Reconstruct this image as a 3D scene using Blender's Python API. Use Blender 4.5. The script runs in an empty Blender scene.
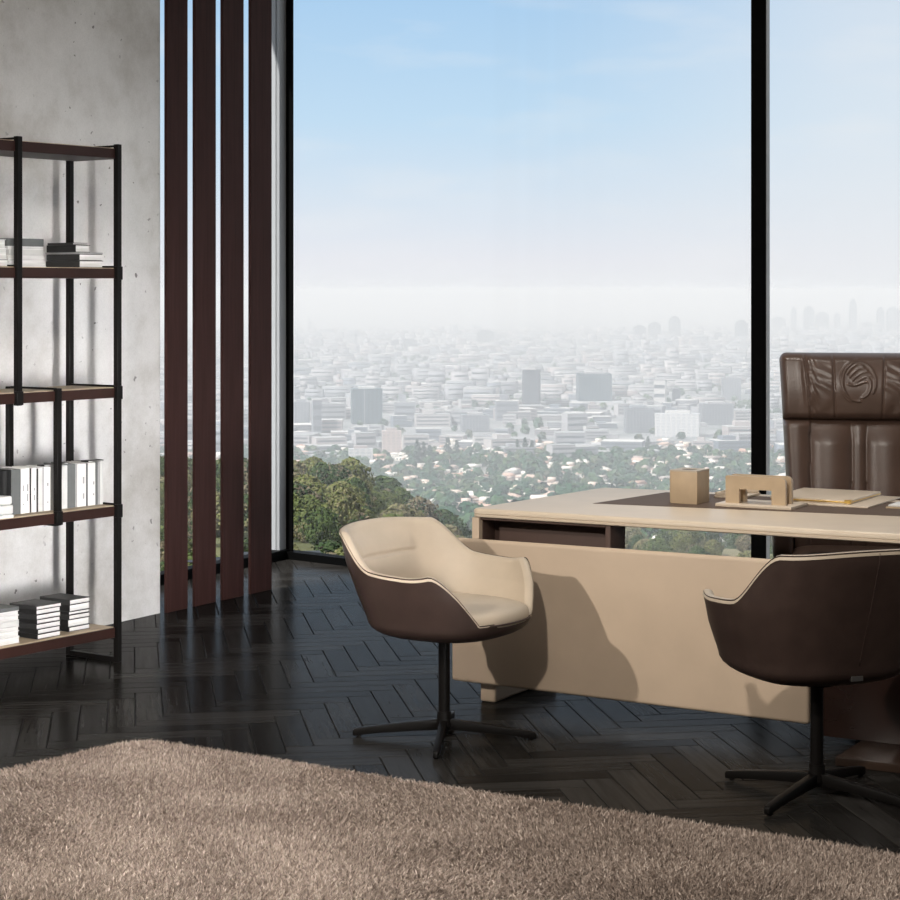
import bpy, bmesh, math, random
import numpy as np
from mathutils import Vector, Matrix, Euler
random.seed(7)
rng = np.random.default_rng(11)
PI = math.pi
SC = bpy.context.scene
COL = SC.collection
R = math.radians

# ------------------------------------------------------------------ camera
H = 1.63
FPX = 2000.0
HY = 290.0
cam_d = bpy.data.cameras.new('camera')
cam = bpy.data.objects.new('camera', cam_d)
COL.objects.link(cam)
cam.location = (0, 0, H)
cam.rotation_euler = (PI/2, 0, 0)
cam_d.sensor_width = 36.0
cam_d.lens = 36.0*FPX/900.0
cam_d.shift_y = -(450-HY)/900.0
cam_d.clip_start = 0.05
cam_d.clip_end = 60000
SC.camera = cam
SC.view_settings.view_transform = 'Standard'
SC.view_settings.look = 'None'
SC.view_settings.gamma = 1.0
SC.view_settings.exposure = 0.0
SC.view_settings.use_curve_mapping = False
SC.render.film_transparent = False

def atz(px, py, z):
    d = FPX*(H-z)/(py-HY)
    return Vector(((px-450)/FPX*d, d, z))

# ------------------------------------------------------------------ materials
def newmat(name):
    m = bpy.data.materials.new(name)
    m.use_nodes = True
    nt = m.node_tree
    bs = nt.nodes['Principled BSDF']
    return m, nt, bs
def nd(nt, t, **kw):
    n = nt.nodes.new(t)
    for k, v in kw.items():
        if k.startswith('i_'):
            n.inputs[k[2:].replace('_', ' ')].default_value = v
        else:
            setattr(n, k, v)
    return n
def lk(nt, a, b): nt.links.new(a, b)
def ramp(nt, fac, stops):
    r = nt.nodes.new('ShaderNodeValToRGB')
    e = r.color_ramp.elements
    while len(e) < len(stops): e.new(0.5)
    for el, (p, c) in zip(e, stops):
        el.position = p
        el.color = c if len(c) == 4 else (*c, 1)
    if fac is not None: lk(nt, fac, r.inputs['Fac'])
    return r
def objcoord(nt, scale=(1, 1, 1)):
    tc = nd(nt, 'ShaderNodeTexCoord')
    mp = nd(nt, 'ShaderNodeMapping')
    mp.inputs['Scale'].default_value = scale
    lk(nt, tc.outputs['Object'], mp.inputs['Vector'])
    return mp.outputs['Vector']
def simple(name, col, rough=0.5, metal=0.0, spec=0.5, noise=0.0, nscale=30, bump=0.0, bscale=200, coat=0.0, stretch=(1, 1, 1)):
    m, nt, bs = newmat(name)
    bs.inputs['Roughness'].default_value = rough
    bs.inputs['Metallic'].default_value = metal
    bs.inputs['Specular IOR Level'].default_value = spec
    bs.inputs['Coat Weight'].default_value = coat
    v = objcoord(nt, stretch)
    if noise > 0:
        n = nd(nt, 'ShaderNodeTexNoise'); n.inputs['Scale'].default_value = nscale; n.inputs['Detail'].default_value = 4
        lk(nt, v, n.inputs['Vector'])
        r = ramp(nt, n.outputs['Fac'], [(0.3, tuple(c*(1-noise) for c in col)), (0.7, tuple(min(1, c*(1+noise)) for c in col))])
        lk(nt, r.outputs['Color'], bs.inputs['Base Color'])
    else:
        bs.inputs['Base Color'].default_value = (*col, 1)
    if bump > 0:
        n2 = nd(nt, 'ShaderNodeTexNoise'); n2.inputs['Scale'].default_value = bscale; n2.inputs['Detail'].default_value = 3
        lk(nt, v, n2.inputs['Vector'])
        b = nd(nt, 'ShaderNodeBump'); b.inputs['Strength'].default_value = bump; b.inputs['Distance'].default_value = 0.002
        lk(nt, n2.outputs['Fac'], b.inputs['Height'])
        lk(nt, b.outputs['Normal'], bs.inputs['Normal'])
    return m

M = {}
M['black'] = simple('black_metal', (0.0055, 0.0048, 0.0045), 0.45, 0.0, 0.12, 0.1, 8)
M['frameblack'] = simple('black_window_frame', (0.002, 0.002, 0.002), 0.6, 0.0, 0.05)
M['alu'] = simple('grey_aluminium', (0.32, 0.33, 0.34), 0.45, 0.0, 0.5)
M['darkwood'] = simple('dark_wood', (0.040, 0.0185, 0.0165), 0.5, 0, 0.05, 0.22, 3.0, 0.05, 60, 0, (14, 14, 0.8))
M['shelfwood'] = simple('dark_shelf_wood', (0.026, 0.0115, 0.0092), 0.45, 0, 0.18, 0.25, 4, 0.04, 60)
M['gloss'] = simple('glossy_dark_wood', (0.026, 0.013, 0.010), 0.18, 0, 0.5, 0.2, 5)
M['plinthwood'] = simple('polished_brown_wood', (0.034, 0.021, 0.015), 0.25, 0, 0.3, 0.2, 6)
M['beige'] = simple('beige_shelf_lining', (0.47, 0.37, 0.26), 0.5, 0, 0.4, 0.06, 20)
M['cream'] = simple('cream_leather', (0.455, 0.38, 0.295), 0.42, 0, 0.35, 0.05, 9, 0.12, 500)
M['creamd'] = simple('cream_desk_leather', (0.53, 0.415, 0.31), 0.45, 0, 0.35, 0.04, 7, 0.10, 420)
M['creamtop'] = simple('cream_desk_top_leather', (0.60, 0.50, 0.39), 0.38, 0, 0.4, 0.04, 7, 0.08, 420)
M['tan'] = simple('tan_leather', (0.46, 0.345, 0.225), 0.45, 0, 0.4, 0.08, 14, 0.12, 400)
M['inlay'] = simple('brown_inlay_leather', (0.112, 0.078, 0.058), 0.6, 0, 0.12, 0.08, 14, 0.12, 400)
M['brown'] = simple('brown_shell_leather', (0.045, 0.029, 0.0245), 0.42, 0, 0.3, 0.12, 16, 0.25, 260)
M['compart'] = simple('brown_lining', (0.085, 0.052, 0.042), 0.6, 0, 0.3, 0.08, 10)
M['gold'] = simple('brass_trim', (0.55, 0.36, 0.10), 0.3, 1.0, 0.5, 0.05, 20)
M['tag'] = simple('silver_tag', (0.5, 0.5, 0.5), 0.3, 1.0)
M['page'] = simple('white_pages', (0.60, 0.595, 0.585), 0.7, 0, 0.2, 0.28, 6, 0, 200, 0, (1, 1, 40))
M['white'] = simple('grey_plaster', (0.40, 0.39, 0.38), 0.8, 0, 0.2, 0.03, 3)
M['ceilw'] = simple('ceiling_plaster', (0.5, 0.49, 0.47), 0.85, 0, 0.2, 0.03, 3)
M['bk_dark'] = simple('charcoal_cover', (0.022, 0.022, 0.022), 0.5, 0, 0.4, 0.12, 20)
M['bk_black'] = simple('black_cover', (0.008, 0.008, 0.008), 0.45, 0, 0.4)
M['bk_grey'] = simple('grey_cover', (0.11, 0.115, 0.115), 0.5, 0, 0.4, 0.06, 20)
M['bk_mid'] = simple('mid_grey_cover', (0.30, 0.30, 0.30), 0.5, 0, 0.4, 0.06, 20)
M['bk_light'] = simple('pale_grey_cover', (0.52, 0.52, 0.51), 0.5, 0, 0.4, 0.05, 20)
M['bk_white'] = simple('white_cover', (0.64, 0.635, 0.625), 0.45, 0, 0.4, 0.03, 20)
M['bulb'] = None

# exec chair leather with wrinkles
def leather_exec():
    m, nt, bs = newmat('dark_brown_grained_leather')
    v = objcoord(nt)
    n = nd(nt, 'ShaderNodeTexNoise'); n.inputs['Scale'].default_value = 7; n.inputs['Detail'].default_value = 5
    lk(nt, v, n.inputs['Vector'])
    r = ramp(nt, n.outputs['Fac'], [(0.3, (0.066, 0.040, 0.030)), (0.7, (0.088, 0.054, 0.041))])
    lk(nt, r.outputs['Color'], bs.inputs['Base Color'])
    bs.inputs['Roughness'].default_value = 0.34
    vo = nd(nt, 'ShaderNodeTexVoronoi'); vo.inputs['Scale'].default_value = 170
    lk(nt, v, vo.inputs['Vector'])
    n2 = nd(nt, 'ShaderNodeTexNoise'); n2.inputs['Scale'].default_value = 26; n2.inputs['Detail'].default_value = 4; n2.inputs['Distortion'].default_value = 2.2
    lk(nt, v, n2.inputs['Vector'])
    mx = nd(nt, 'ShaderNodeMath', operation='MULTIPLY_ADD'); mx.inputs[1].default_value = 3.0
    lk(nt, n2.outputs['Fac'], mx.inputs[0]); lk(nt, vo.outputs['Distance'], mx.inputs[2])
    b = nd(nt, 'ShaderNodeBump'); b.inputs['Strength'].default_value = 0.09; b.inputs['Distance'].default_value = 0.002
    lk(nt, mx.outputs[0], b.inputs['Height']); lk(nt, b.outputs['Normal'], bs.inputs['Normal'])
    return m
M['exec'] = leather_exec()

def concrete():
    m, nt, bs = newmat('pale_concrete')
    v = objcoord(nt)
    n1 = nd(nt, 'ShaderNodeTexNoise'); n1.inputs['Scale'].default_value = 1.1; n1.inputs['Detail'].default_value = 8; n1.inputs['Roughness'].default_value = 0.66
    lk(nt, v, n1.inputs['Vector'])
    r1 = ramp(nt, n1.outputs['Fac'], [(0.34, (0.45, 0.43, 0.405)), (0.50, (0.64, 0.628, 0.618)), (0.66, (0.76, 0.75, 0.745))])
    # pits: sparse dark blow-holes
    vo = nd(nt, 'ShaderNodeTexVoronoi'); vo.inputs['Scale'].default_value = 19; vo.inputs['Randomness'].default_value = 1.0
    nw = nd(nt, 'ShaderNodeTexNoise'); nw.inputs['Scale'].default_value = 30; nw.inputs['Detail'].default_value = 2
    lk(nt, v, nw.inputs['Vector'])
    vadd = nd(nt, 'ShaderNodeVectorMath', operation='MULTIPLY_ADD')
    vadd.inputs[1].default_value = (0.05, 0.05, 0.05)
    lk(nt, nw.outputs['Color'], vadd.inputs[0]); lk(nt, v, vadd.inputs[2])
    lk(nt, vadd.outputs[0], vo.inputs['Vector'])
    sep = nd(nt, 'ShaderNodeSeparateColor'); lk(nt, vo.outputs['Color'], sep.inputs['Color'])
    # radius varies by cell; only some cells have a pit
    gt = nd(nt, 'ShaderNodeMath', operation='GREATER_THAN'); gt.inputs[1].default_value = 0.48; lk(nt, sep.outputs['Red'], gt.inputs[0])
    rad = nd(nt, 'ShaderNodeMath', operation='MULTIPLY_ADD'); rad.inputs[1].default_value = 0.14; rad.inputs[2].default_value = 0.05; lk(nt, sep.outputs['Green'], rad.inputs[0])
    lt = nd(nt, 'ShaderNodeMath', operation='LESS_THAN'); lk(nt, vo.outputs['Distance'], lt.inputs[0]); lk(nt, rad.outputs[0], lt.inputs[1])
    pit = nd(nt, 'ShaderNodeMath', operation='MULTIPLY'); lk(nt, gt.outputs[0], pit.inputs[0]); lk(nt, lt.outputs[0], pit.inputs[1])
    n3 = nd(nt, 'ShaderNodeTexNoise'); n3.inputs['Scale'].default_value = 2.4; n3.inputs['Detail'].default_value = 3
    lk(nt, v, n3.inputs['Vector'])
    g3 = ramp(nt, n3.outputs['Fac'], [(0.42, (0.0, 0, 0)), (0.60, (1, 1, 1))])
    pit2 = nd(nt, 'ShaderNodeMath', operation='MULTIPLY'); lk(nt, pit.outputs[0], pit2.inputs[0]); lk(nt, g3.outputs['Color'], pit2.inputs[1])
    mx = nd(nt, 'ShaderNodeMix', data_type='RGBA'); lk(nt, pit2.outputs[0], mx.inputs['Factor'])
    lk(nt, r1.outputs['Color'], mx.inputs[6]); mx.inputs[7].default_value = (0.25, 0.24, 0.235, 1)
    n4 = nd(nt, 'ShaderNodeTexNoise'); n4.inputs['Scale'].default_value = 120; n4.inputs['Detail'].default_value = 2; lk(nt, v, n4.inputs['Vector'])
    g4 = ramp(nt, n4.outputs['Fac'], [(0.3, (0.93, 0.93, 0.93)), (0.6, (1, 1, 1))])
    mm = nd(nt, 'ShaderNodeMix', data_type='RGBA', blend_type='MULTIPLY'); mm.inputs['Factor'].default_value = 1
    lk(nt, mx.outputs[2], mm.inputs[6]); lk(nt, g4.outputs['Color'], mm.inputs[7])
    lk(nt, mm.outputs[2], bs.inputs['Base Color'])
    bs.inputs['Roughness'].default_value = 0.75
    bs.inputs['Specular IOR Level'].default_value = 0.25
    b = nd(nt, 'ShaderNodeBump'); b.inputs['Strength'].default_value = 0.6; b.inputs['Distance'].default_value = 0.004; b.invert = True
    lk(nt, pit2.outputs[0], b.inputs['Height']); lk(nt, b.outputs['Normal'], bs.inputs['Normal'])
    return m
M['concrete'] = concrete()

def floor_mat():
    m, nt, bs = newmat('black_herringbone_oak')
    at = nd(nt, 'ShaderNodeAttribute'); at.attribute_name = 'plank'
    uv = nd(nt, 'ShaderNodeAttribute'); uv.attribute_name = 'grain'
    n = nd(nt, 'ShaderNodeTexNoise'); n.inputs['Scale'].default_value = 1.0; n.inputs['Detail'].default_value = 6; n.inputs['Roughness'].default_value = 0.65
    lk(nt, uv.outputs['Vector'], n.inputs['Vector'])
    ad = nd(nt, 'ShaderNodeMath', operation='MULTIPLY_ADD'); ad.inputs[1].default_value = 0.42
    lk(nt, at.outputs['Fac'], ad.inputs[0]); lk(nt, n.outputs['Fac'], ad.inputs[2])
    r = ramp(nt, ad.outputs[0], [(0.32, (0.0075, 0.0066, 0.0058)), (0.62, (0.0150, 0.0137, 0.0124)), (0.95, (0.031, 0.029, 0.027))])
    lk(nt, r.outputs['Color'], bs.inputs['Base Color'])
    rr = ramp(nt, n.outputs['Fac'], [(0.3, (0.17, 0.17, 0.17)), (0.7, (0.25, 0.25, 0.25))])
    lk(nt, rr.outputs['Color'], bs.inputs['Roughness'])
    bs.inputs['Specular IOR Level'].default_value = 0.006; bs.inputs['Specular Tint'].default_value = (1, 0.93, 0.87, 1)
    b = nd(nt, 'ShaderNodeBump'); b.inputs['Strength'].default_value = 0.05; b.inputs['Distance'].default_value = 0.001
    lk(nt, n.outputs['Fac'], b.inputs['Height']); lk(nt, b.outputs['Normal'], bs.inputs['Normal'])
    return m
M['floor'] = floor_mat()
M['gap'] = simple('dark_joint', (0.001, 0.001, 0.001), 0.8, 0, 0.2)

def pile_mat():
    m, nt, bs = newmat('taupe_shag_pile')
    at = nd(nt, 'ShaderNodeAttribute'); at.attribute_name = 'tint'
    r = ramp(nt, at.outputs['Fac'], [(0.0, (0.14, 0.108, 0.090)), (0.5, (0.35, 0.28, 0.236)), (1.0, (0.66, 0.56, 0.49))])
    lk(nt, r.outputs['Color'], bs.inputs['Base Color'])
    bs.inputs['Roughness'].default_value = 0.75
    bs.inputs['Specular IOR Level'].default_value = 0.2
    return m
M['pile'] = pile_mat()
M['rugback'] = simple('taupe_rug_backing', (0.16, 0.12, 0.095), 0.9, 0, 0.1, 0.2, 60)

def glass():
    m = bpy.data.materials.new('clear_window_glass'); m.use_nodes = True
    nt = m.node_tree; nt.nodes.clear()
    out = nd(nt, 'ShaderNodeOutputMaterial')
    tr = nd(nt, 'ShaderNodeBsdfTransparent'); tr.inputs['Color'].default_value = (0.985, 0.99, 0.988, 1)
    gl = nd(nt, 'ShaderNodeBsdfGlossy'); gl.inputs['Roughness'].default_value = 0.0; gl.inputs['Color'].default_value = (0.6, 0.6, 0.6, 1)
    lw = nd(nt, 'ShaderNodeLayerWeight'); lw.inputs['Blend'].default_value = 0.5
    pw = nd(nt, 'ShaderNodeMath', operation='POWER'); pw.inputs[1].default_value = 4.0; lk(nt, lw.outputs['Facing'], pw.inputs[0])
    fr = nd(nt, 'ShaderNodeMath', operation='MULTIPLY_ADD'); fr.inputs[1].default_value = 0.25; fr.inputs[2].default_value = 0.012; lk(nt, pw.outputs[0], fr.inputs[0])
    mx = nd(nt, 'ShaderNodeMixShader')
    lk(nt, fr.outputs[0], mx.inputs[0]); lk(nt, tr.outputs[0], mx.inputs[1]); lk(nt, gl.outputs[0], mx.inputs[2])
    lk(nt, mx.outputs[0], out.inputs['Surface'])
    return m
M['glass'] = glass()

def rndcol(name, stops, rough=0.9, seed_noise=0.0, nscale=1.0):
    m, nt, bs = newmat(name)
    oi = nd(nt, 'ShaderNodeObjectInfo')
    at = nd(nt, 'ShaderNodeAttribute'); at.attribute_name = 'tint'
    ad = nd(nt, 'ShaderNodeMath', operation='ADD'); lk(nt, oi.outputs['Random'], ad.inputs[0]); lk(nt, at.outputs['Fac'], ad.inputs[1])
    fr = nd(nt, 'ShaderNodeMath', operation='FRACT'); lk(nt, ad.outputs[0], fr.inputs[0])
    r = ramp(nt, fr.outputs[0], stops)
    lk(nt, r.outputs['Color'], bs.inputs['Base Color'])
    bs.inputs['Roughness'].default_value = rough
    bs.inputs['Specular IOR Level'].default_value = 0.1
    return m
M['leaf'] = rndcol('green_foliage', [(0.0, (0.007, 0.040, 0.022)), (0.3, (0.012, 0.055, 0.028)), (0.6, (0.025, 0.075, 0.032)), (0.85, (0.065, 0.110, 0.045)), (1.0, (0.075, 0.080, 0.05))])
M['leafnear'] = rndcol('hillside_foliage', [(0.0, (0.022, 0.042, 0.018)), (0.3, (0.055, 0.082, 0.028)), (0.55, (0.12, 0.135, 0.045)), (0.8, (0.17, 0.145, 0.085)), (1.0, (0.11, 0.09, 0.065))])
M['leafdark'] = rndcol('cypress_foliage', [(0.0, (0.006, 0.032, 0.024)), (1.0, (0.012, 0.045, 0.030))])
M['bark'] = simple('bark', (0.06, 0.045, 0.035), 0.9)
M['wallh'] = rndcol('house_wall', [(0.0, (0.62, 0.58, 0.52)), (0.4, (0.72, 0.70, 0.67)), (0.7, (0.55, 0.47, 0.40)), (1.0, (0.66, 0.52, 0.46))])
M['roofh'] = rndcol('house_roof', [(0.0, (0.55, 0.53, 0.50)), (0.35, (0.66, 0.62, 0.58)), (0.55, (0.42, 0.26, 0.20)), (0.75, (0.50, 0.36, 0.30)), (1.0, (0.30, 0.28, 0.27))])
M['cityw'] = rndcol('city_wall', [(0.0, (0.24, 0.26, 0.29)), (0.3, (0.38, 0.37, 0.38)), (0.6, (0.15, 0.18, 0.22)), (0.8, (0.32, 0.28, 0.28)), (1.0, (0.48, 0.48, 0.48))])
M['cityr'] = rndcol('city_roof', [(0.0, (0.36, 0.37, 0.38)), (0.4, (0.24, 0.25, 0.26)), (0.7, (0.58, 0.57, 0.56)), (1.0, (0.17, 0.18, 0.20))])
M['window_dark'] = simple('dark_window_strip', (0.08, 0.10, 0.12), 0.3)

def facade(name, wall, win, sx, sz):
    m, nt, bs = newmat(name)
    tc = nd(nt, 'ShaderNodeTexCoord')
    sep = nd(nt, 'ShaderNodeSeparateXYZ'); lk(nt, tc.outputs['Object'], sep.inputs[0])
    ax = nd(nt, 'ShaderNodeMath', operation='ADD'); lk(nt, sep.outputs['X'], ax.inputs[0]); lk(nt, sep.outputs['Y'], ax.inputs[1])
    def band(o, period, duty):
        d = nd(nt, 'ShaderNodeMath', operation='DIVIDE'); d.inputs[1].default_value = period; lk(nt, o, d.inputs[0])
        f = nd(nt, 'ShaderNodeMath', operation='FRACT'); lk(nt, d.outputs[0], f.inputs[0])
        l = nd(nt, 'ShaderNodeMath', operation='LESS_THAN'); l.inputs[1].default_value = duty; lk(nt, f.outputs[0], l.inputs[0])
        return l.outputs[0]
    a = band(ax.outputs[0], sx, 0.66); b = band(sep.outputs['Z'], sz, 0.6)
    mu = nd(nt, 'ShaderNodeMath', operation='MULTIPLY'); lk(nt, a, mu.inputs[0]); lk(nt, b, mu.inputs[1])
    mx = nd(nt, 'ShaderNodeMix', data_type='RGBA'); lk(nt, mu.outputs[0], mx.inputs['Factor'])
    mx.inputs[6].default_value = (*wall, 1); mx.inputs[7].default_value = (*win, 1)
    lk(nt, mx.outputs[2], bs.inputs['Base Color']); bs.inputs['Roughness'].default_value = 0.6
    bs.inputs['Specular IOR Level'].default_value = 0.2
    return m
M['fac_blue'] = facade('blue_grey_curtain_wall', (0.045, 0.085, 0.11), (0.015, 0.03, 0.045), 6.0, 3.6)
M['fac_dark'] = facade('dark_curtain_wall', (0.035, 0.045, 0.065), (0.012, 0.02, 0.03), 5.0, 3.6)
M['fac_grey'] = facade('grey_facade', (0.22, 0.23, 0.25), (0.10, 0.12, 0.15), 4.5, 3.4)
M['fac_white'] = facade('white_facade', (0.52, 0.52, 0.52), (0.38, 0.40, 0.43), 7.0, 4.2)
M['fac_pink'] = facade('pinkish_facade', (0.48, 0.40, 0.38), (0.36, 0.32, 0.32), 6.0, 3.6)
M['fac_far'] = simple('hazed_tower_wall', (0.05, 0.06, 0.075), 0.7)

def land_mat():
    m, nt, bs = newmat('city_ground')
    tc = nd(nt, 'ShaderNodeTexCoord')
    n = nd(nt, 'ShaderNodeTexNoise'); n.inputs['Scale'].default_value = 0.02; n.inputs['Detail'].default_value = 8
    lk(nt, tc.outputs['Object'], n.inputs['Vector'])
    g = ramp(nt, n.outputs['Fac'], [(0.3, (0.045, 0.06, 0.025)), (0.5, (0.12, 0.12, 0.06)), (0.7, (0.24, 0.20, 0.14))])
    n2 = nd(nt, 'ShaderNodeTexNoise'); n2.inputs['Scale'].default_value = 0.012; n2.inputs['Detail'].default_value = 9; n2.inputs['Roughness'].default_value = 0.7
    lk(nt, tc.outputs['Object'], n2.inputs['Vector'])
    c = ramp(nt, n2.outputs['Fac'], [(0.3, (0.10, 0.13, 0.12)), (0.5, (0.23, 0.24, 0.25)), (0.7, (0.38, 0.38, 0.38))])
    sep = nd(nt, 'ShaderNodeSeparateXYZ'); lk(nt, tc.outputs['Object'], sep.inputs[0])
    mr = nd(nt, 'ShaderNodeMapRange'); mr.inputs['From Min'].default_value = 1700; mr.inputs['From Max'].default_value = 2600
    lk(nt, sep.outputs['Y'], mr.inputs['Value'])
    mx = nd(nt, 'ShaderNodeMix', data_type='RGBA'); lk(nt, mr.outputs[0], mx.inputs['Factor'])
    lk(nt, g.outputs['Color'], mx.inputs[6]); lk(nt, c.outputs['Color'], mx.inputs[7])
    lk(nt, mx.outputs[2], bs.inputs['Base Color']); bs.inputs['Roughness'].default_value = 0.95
    bs.inputs['Specular IOR Level'].default_value = 0.1
    return m
M['land'] = land_mat()

# ------------------------------------------------------------------ object helpers
def link(o, parent=None):
    COL.objects.link(o)
    if parent is not None: o.parent = parent
    return o
def thing(name, label, cat, loc=(0, 0, 0), rotz=0.0, group=None):
    o = bpy.data.objects.new(name, None); o.empty_display_size = 0.05
    COL.objects.link(o); o.location = loc; o.rotation_euler = (0, 0, rotz)
    o['label'] = label; o['category'] = cat
    if group: o['group'] = group
    return o
def tag(o, label, cat, group=None):
    o['label'] = label; o['category'] = cat
    if group: o['group'] = group
    return o
def obj(name, bm, mat, parent=None, smooth=None, loc=None, rot=None):
    me = bpy.data.meshes.new(name)
    bm.normal_update(); bm.to_mesh(me); bm.free()
    mats = mat if isinstance(mat, (list, tuple)) else [mat]
    for m_ in mats: me.materials.append(m_)
    if smooth is not None:
        if smooth >= 180: me.shade_smooth()
        else:
            me.shade_smooth()
            me.set_sharp_from_angle(angle=R(smooth))
    o = bpy.data.objects.new(name, me); link(o, parent)
    if loc is not None: o.location = loc
    if rot is not None: o.rotation_euler = rot
    return o
def struct(name, bm, mat, smooth=None, parent=None, loc=None, rot=None):
    o = obj(name, bm, mat, parent, smooth, loc, rot)
    if parent is None: o['kind'] = 'structure'
    return o
def dup(root, loc=None, rotz=None, label=None, group=None):
    r = root.copy(); COL.objects.link(r)
    if loc is not None: r.location = loc
    if rotz is not None: r.rotation_euler = (0, 0, rotz)
    if label: r['label'] = label
    if group: r['group'] = group
    for ch in list(root.children):
        c = ch.copy(); COL.objects.link(c); c.parent = r
        for g in list(ch.children):
            d = g.copy(); COL.objects.link(d); d.parent = c
    return r
def BM(): return bmesh.new()
def add_box(bm, x0, x1, y0, y1, z0, z1, bevel=0.0, seg=2, mat=0, rot=None):
    vs = [bm.verts.new((x, y, z)) for x in (x0, x1) for y in (y0, y1) for z in (z0, z1)]
    idx = [(0, 1, 3, 2), (4, 6, 7, 5), (0, 4, 5, 1), (2, 3, 7, 6), (0, 2, 6, 4), (1, 5, 7, 3)]
    fs = [bm.faces.new([vs[i] for i in f]) for f in idx]
    for f in fs: f.material_index = mat
    if rot is not None:
        bmesh.ops.transform(bm, matrix=rot, verts=vs)
    if bevel > 0:
        es = list({e for f in fs for e in f.edges})
        bmesh.ops.bevel(bm, geom=es, offset=bevel, segments=seg, profile=0.6, affect='EDGES', clamp_overlap=True)
    return bm
def add_prism(bm, pts, z0, z1, mat=0):
    """pts: list of (x,y), counter-clockwise; extruded along z"""
    b = [bm.verts.new((p[0], p[1], z0)) for p in pts]; t = [bm.verts.new((p[0], p[1], z1)) for p in pts]
    fs = [bm.faces.new(t), bm.faces.new(b[::-1])]
    n = len(pts)
    for i in range(n):
        j = (i+1) % n
        fs.append(bm.faces.new((b[i], b[j], t[j], t[i])))
    for f in fs: f.material_index = mat
    return fs
def add_hexa(bm, bot, top):
    """bot/top: four 3-D points each, same winding"""
    b = [bm.verts.new(p) for p in bot]; t = [bm.verts.new(p) for p in top]
    fs = [bm.faces.new(b[::-1]), bm.faces.new(t)]
    for i in range(4):
        j = (i+1) % 4
        fs.append(bm.faces.new((b[i], b[j], t[j], t[i])))
    bmesh.ops.recalc_face_normals(bm, faces=fs)
    return fs
def bevel_all(bm, off, seg=2, ang=25):
    es = [e for e in bm.edges if len(e.link_faces) == 2 and e.calc_face_angle(0) > R(ang)]
    bmesh.ops.bevel(bm, geom=es, offset=off, segments=seg, profile=0.5, affect='EDGES', clamp_overlap=True)
def add_cyl(bm, p0, p1, r0, r1=None, n=20, cap=True):
    r1 = r0 if r1 is None else r1
    p0 = Vector(p0); p1 = Vector(p1)
    d = (p1-p0).normalized()
    a = d.orthogonal().normalized(); b = d.cross(a)
    r_0 = []; r_1 = []
    for i in range(n):
        t = 2*PI*i/n
        off = a*math.cos(t)+b*math.sin(t)
        r_0.append(bm.verts.new(p0+off*r0)); r_1.append(bm.verts.new(p1+off*r1))
    for i in range(n):
        j = (i+1) % n
        bm.faces.new((r_0[i], r_0[j], r_1[j], r_1[i]))
    if cap:
        bm.faces.new(r_0[::-1]); bm.faces.new(r_1)
def add_tube(bm, pts, r, n=8, closed=False):
    pts = [Vector(p) for p in pts]
    N = len(pts); rings = []
    prev = None
    for i, p in enumerate(pts):
        if closed: d = (pts[(i+1) % N]-pts[i-1])
        else: d = pts[min(i+1, N-1)]-pts[max(i-1, 0)]
        d.normalize()
        if prev is None: a = d.orthogonal().normalized()
        else:
            a = (prev-d*prev.dot(d)).normalized()
        prev = a; b = d.cross(a)
        rr = r[i] if isinstance(r, (list, tuple)) else r
        rings.append([bm.verts.new(p+(a*math.cos(2*PI*k/n)+b*math.sin(2*PI*k/n))*rr) for k in range(n)])
    M_ = N if closed else N-1
    for i in range(M_):
        A = rings[i]; B = rings[(i+1) % N]
        for k in range(n):
            l = (k+1) % n
            bm.faces.new((A[k], A[l], B[l], B[k]))
    if not closed:
        bm.faces.new(rings[0][::-1]); bm.faces.new(rings[-1])
def grid_faces(bm, rows, closed_u=True, flip=False):
    """rows: list of lists of BMVert"""
    for i in range(len(rows)-1):
        A, B = rows[i], rows[i+1]
        n = len(A)
        for k in range(n if closed_u else n-1):
            l = (k+1) % n
            f = (A[k], A[l], B[l], B[k])
            bm.faces.new(f[::-1] if flip else f)
def sgnpow(v, e): return math.copysign(abs(v)**e, v)
def add_pillow(bm, c, s, e1=0.5, e2=0.5, nu=32, nv=16, rot=None):
    """superellipsoid cushion, s = half sizes"""
    rows = []
    vs = []
    for j in range(1, nv):
        v = -PI/2+PI*j/nv
        row = []
        for i in range(nu):
            u = 2*PI*i/nu
            p = Vector((s[0]*sgnpow(math.cos(v), e1)*sgnpow(math.cos(u), e2), s[1]*sgnpow(math.cos(v), e1)*sgnpow(math.sin(u), e2), s[2]*sgnpow(math.sin(v), e1)))
            if rot is not None: p = rot @ p
            row.append(bm.verts.new(p+Vector(c)))
        rows.append(row)
    grid_faces(bm, rows)
    pb = Vector((0, 0, -s[2])); pt = Vector((0, 0, s[2]))
    if rot is not None: pb = rot @ pb; pt = rot @ pt
    b = bm.verts.new(pb+Vector(c)); t = bm.verts.new(pt+Vector(c))
    for i in range(nu):
        j = (i+1) % nu
        bm.faces.new((b, rows[0][j], rows[0][i])); bm.faces.new((t, rows[-1][i], rows[-1][j]))
def smooth01(t):
    t = min(1, max(0, t)); return t*t*(3-2*t)

# ------------------------------------------------------------------ room shell
CEIL = 3.7
C0 = Vector((-0.997, 12.16))            # glass corner
AD = Vector((0.5, 0.866))               # direction of the left wall (away, to the right)
AN = Vector((0.866, -0.5))              # its normal into the room
BD = Vector((math.sin(R(130)), math.cos(R(130))))   # back window direction (right, towards the room)
BN = Vector((BD.y, -BD.x))              # into the room
if BN.y > 0: BN = -BN
W0 = Vector((-1.463, 10.09))            # free end of the concrete wall
BL_LEN = 8.2
BE = C0+BD*BL_LEN                       # end of the back window
LEFT_LEN = 14.4
WL = W0-AD*LEFT_LEN                     # far end of the concrete wall (behind the camera)
YB = WL.y+0.3

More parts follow.
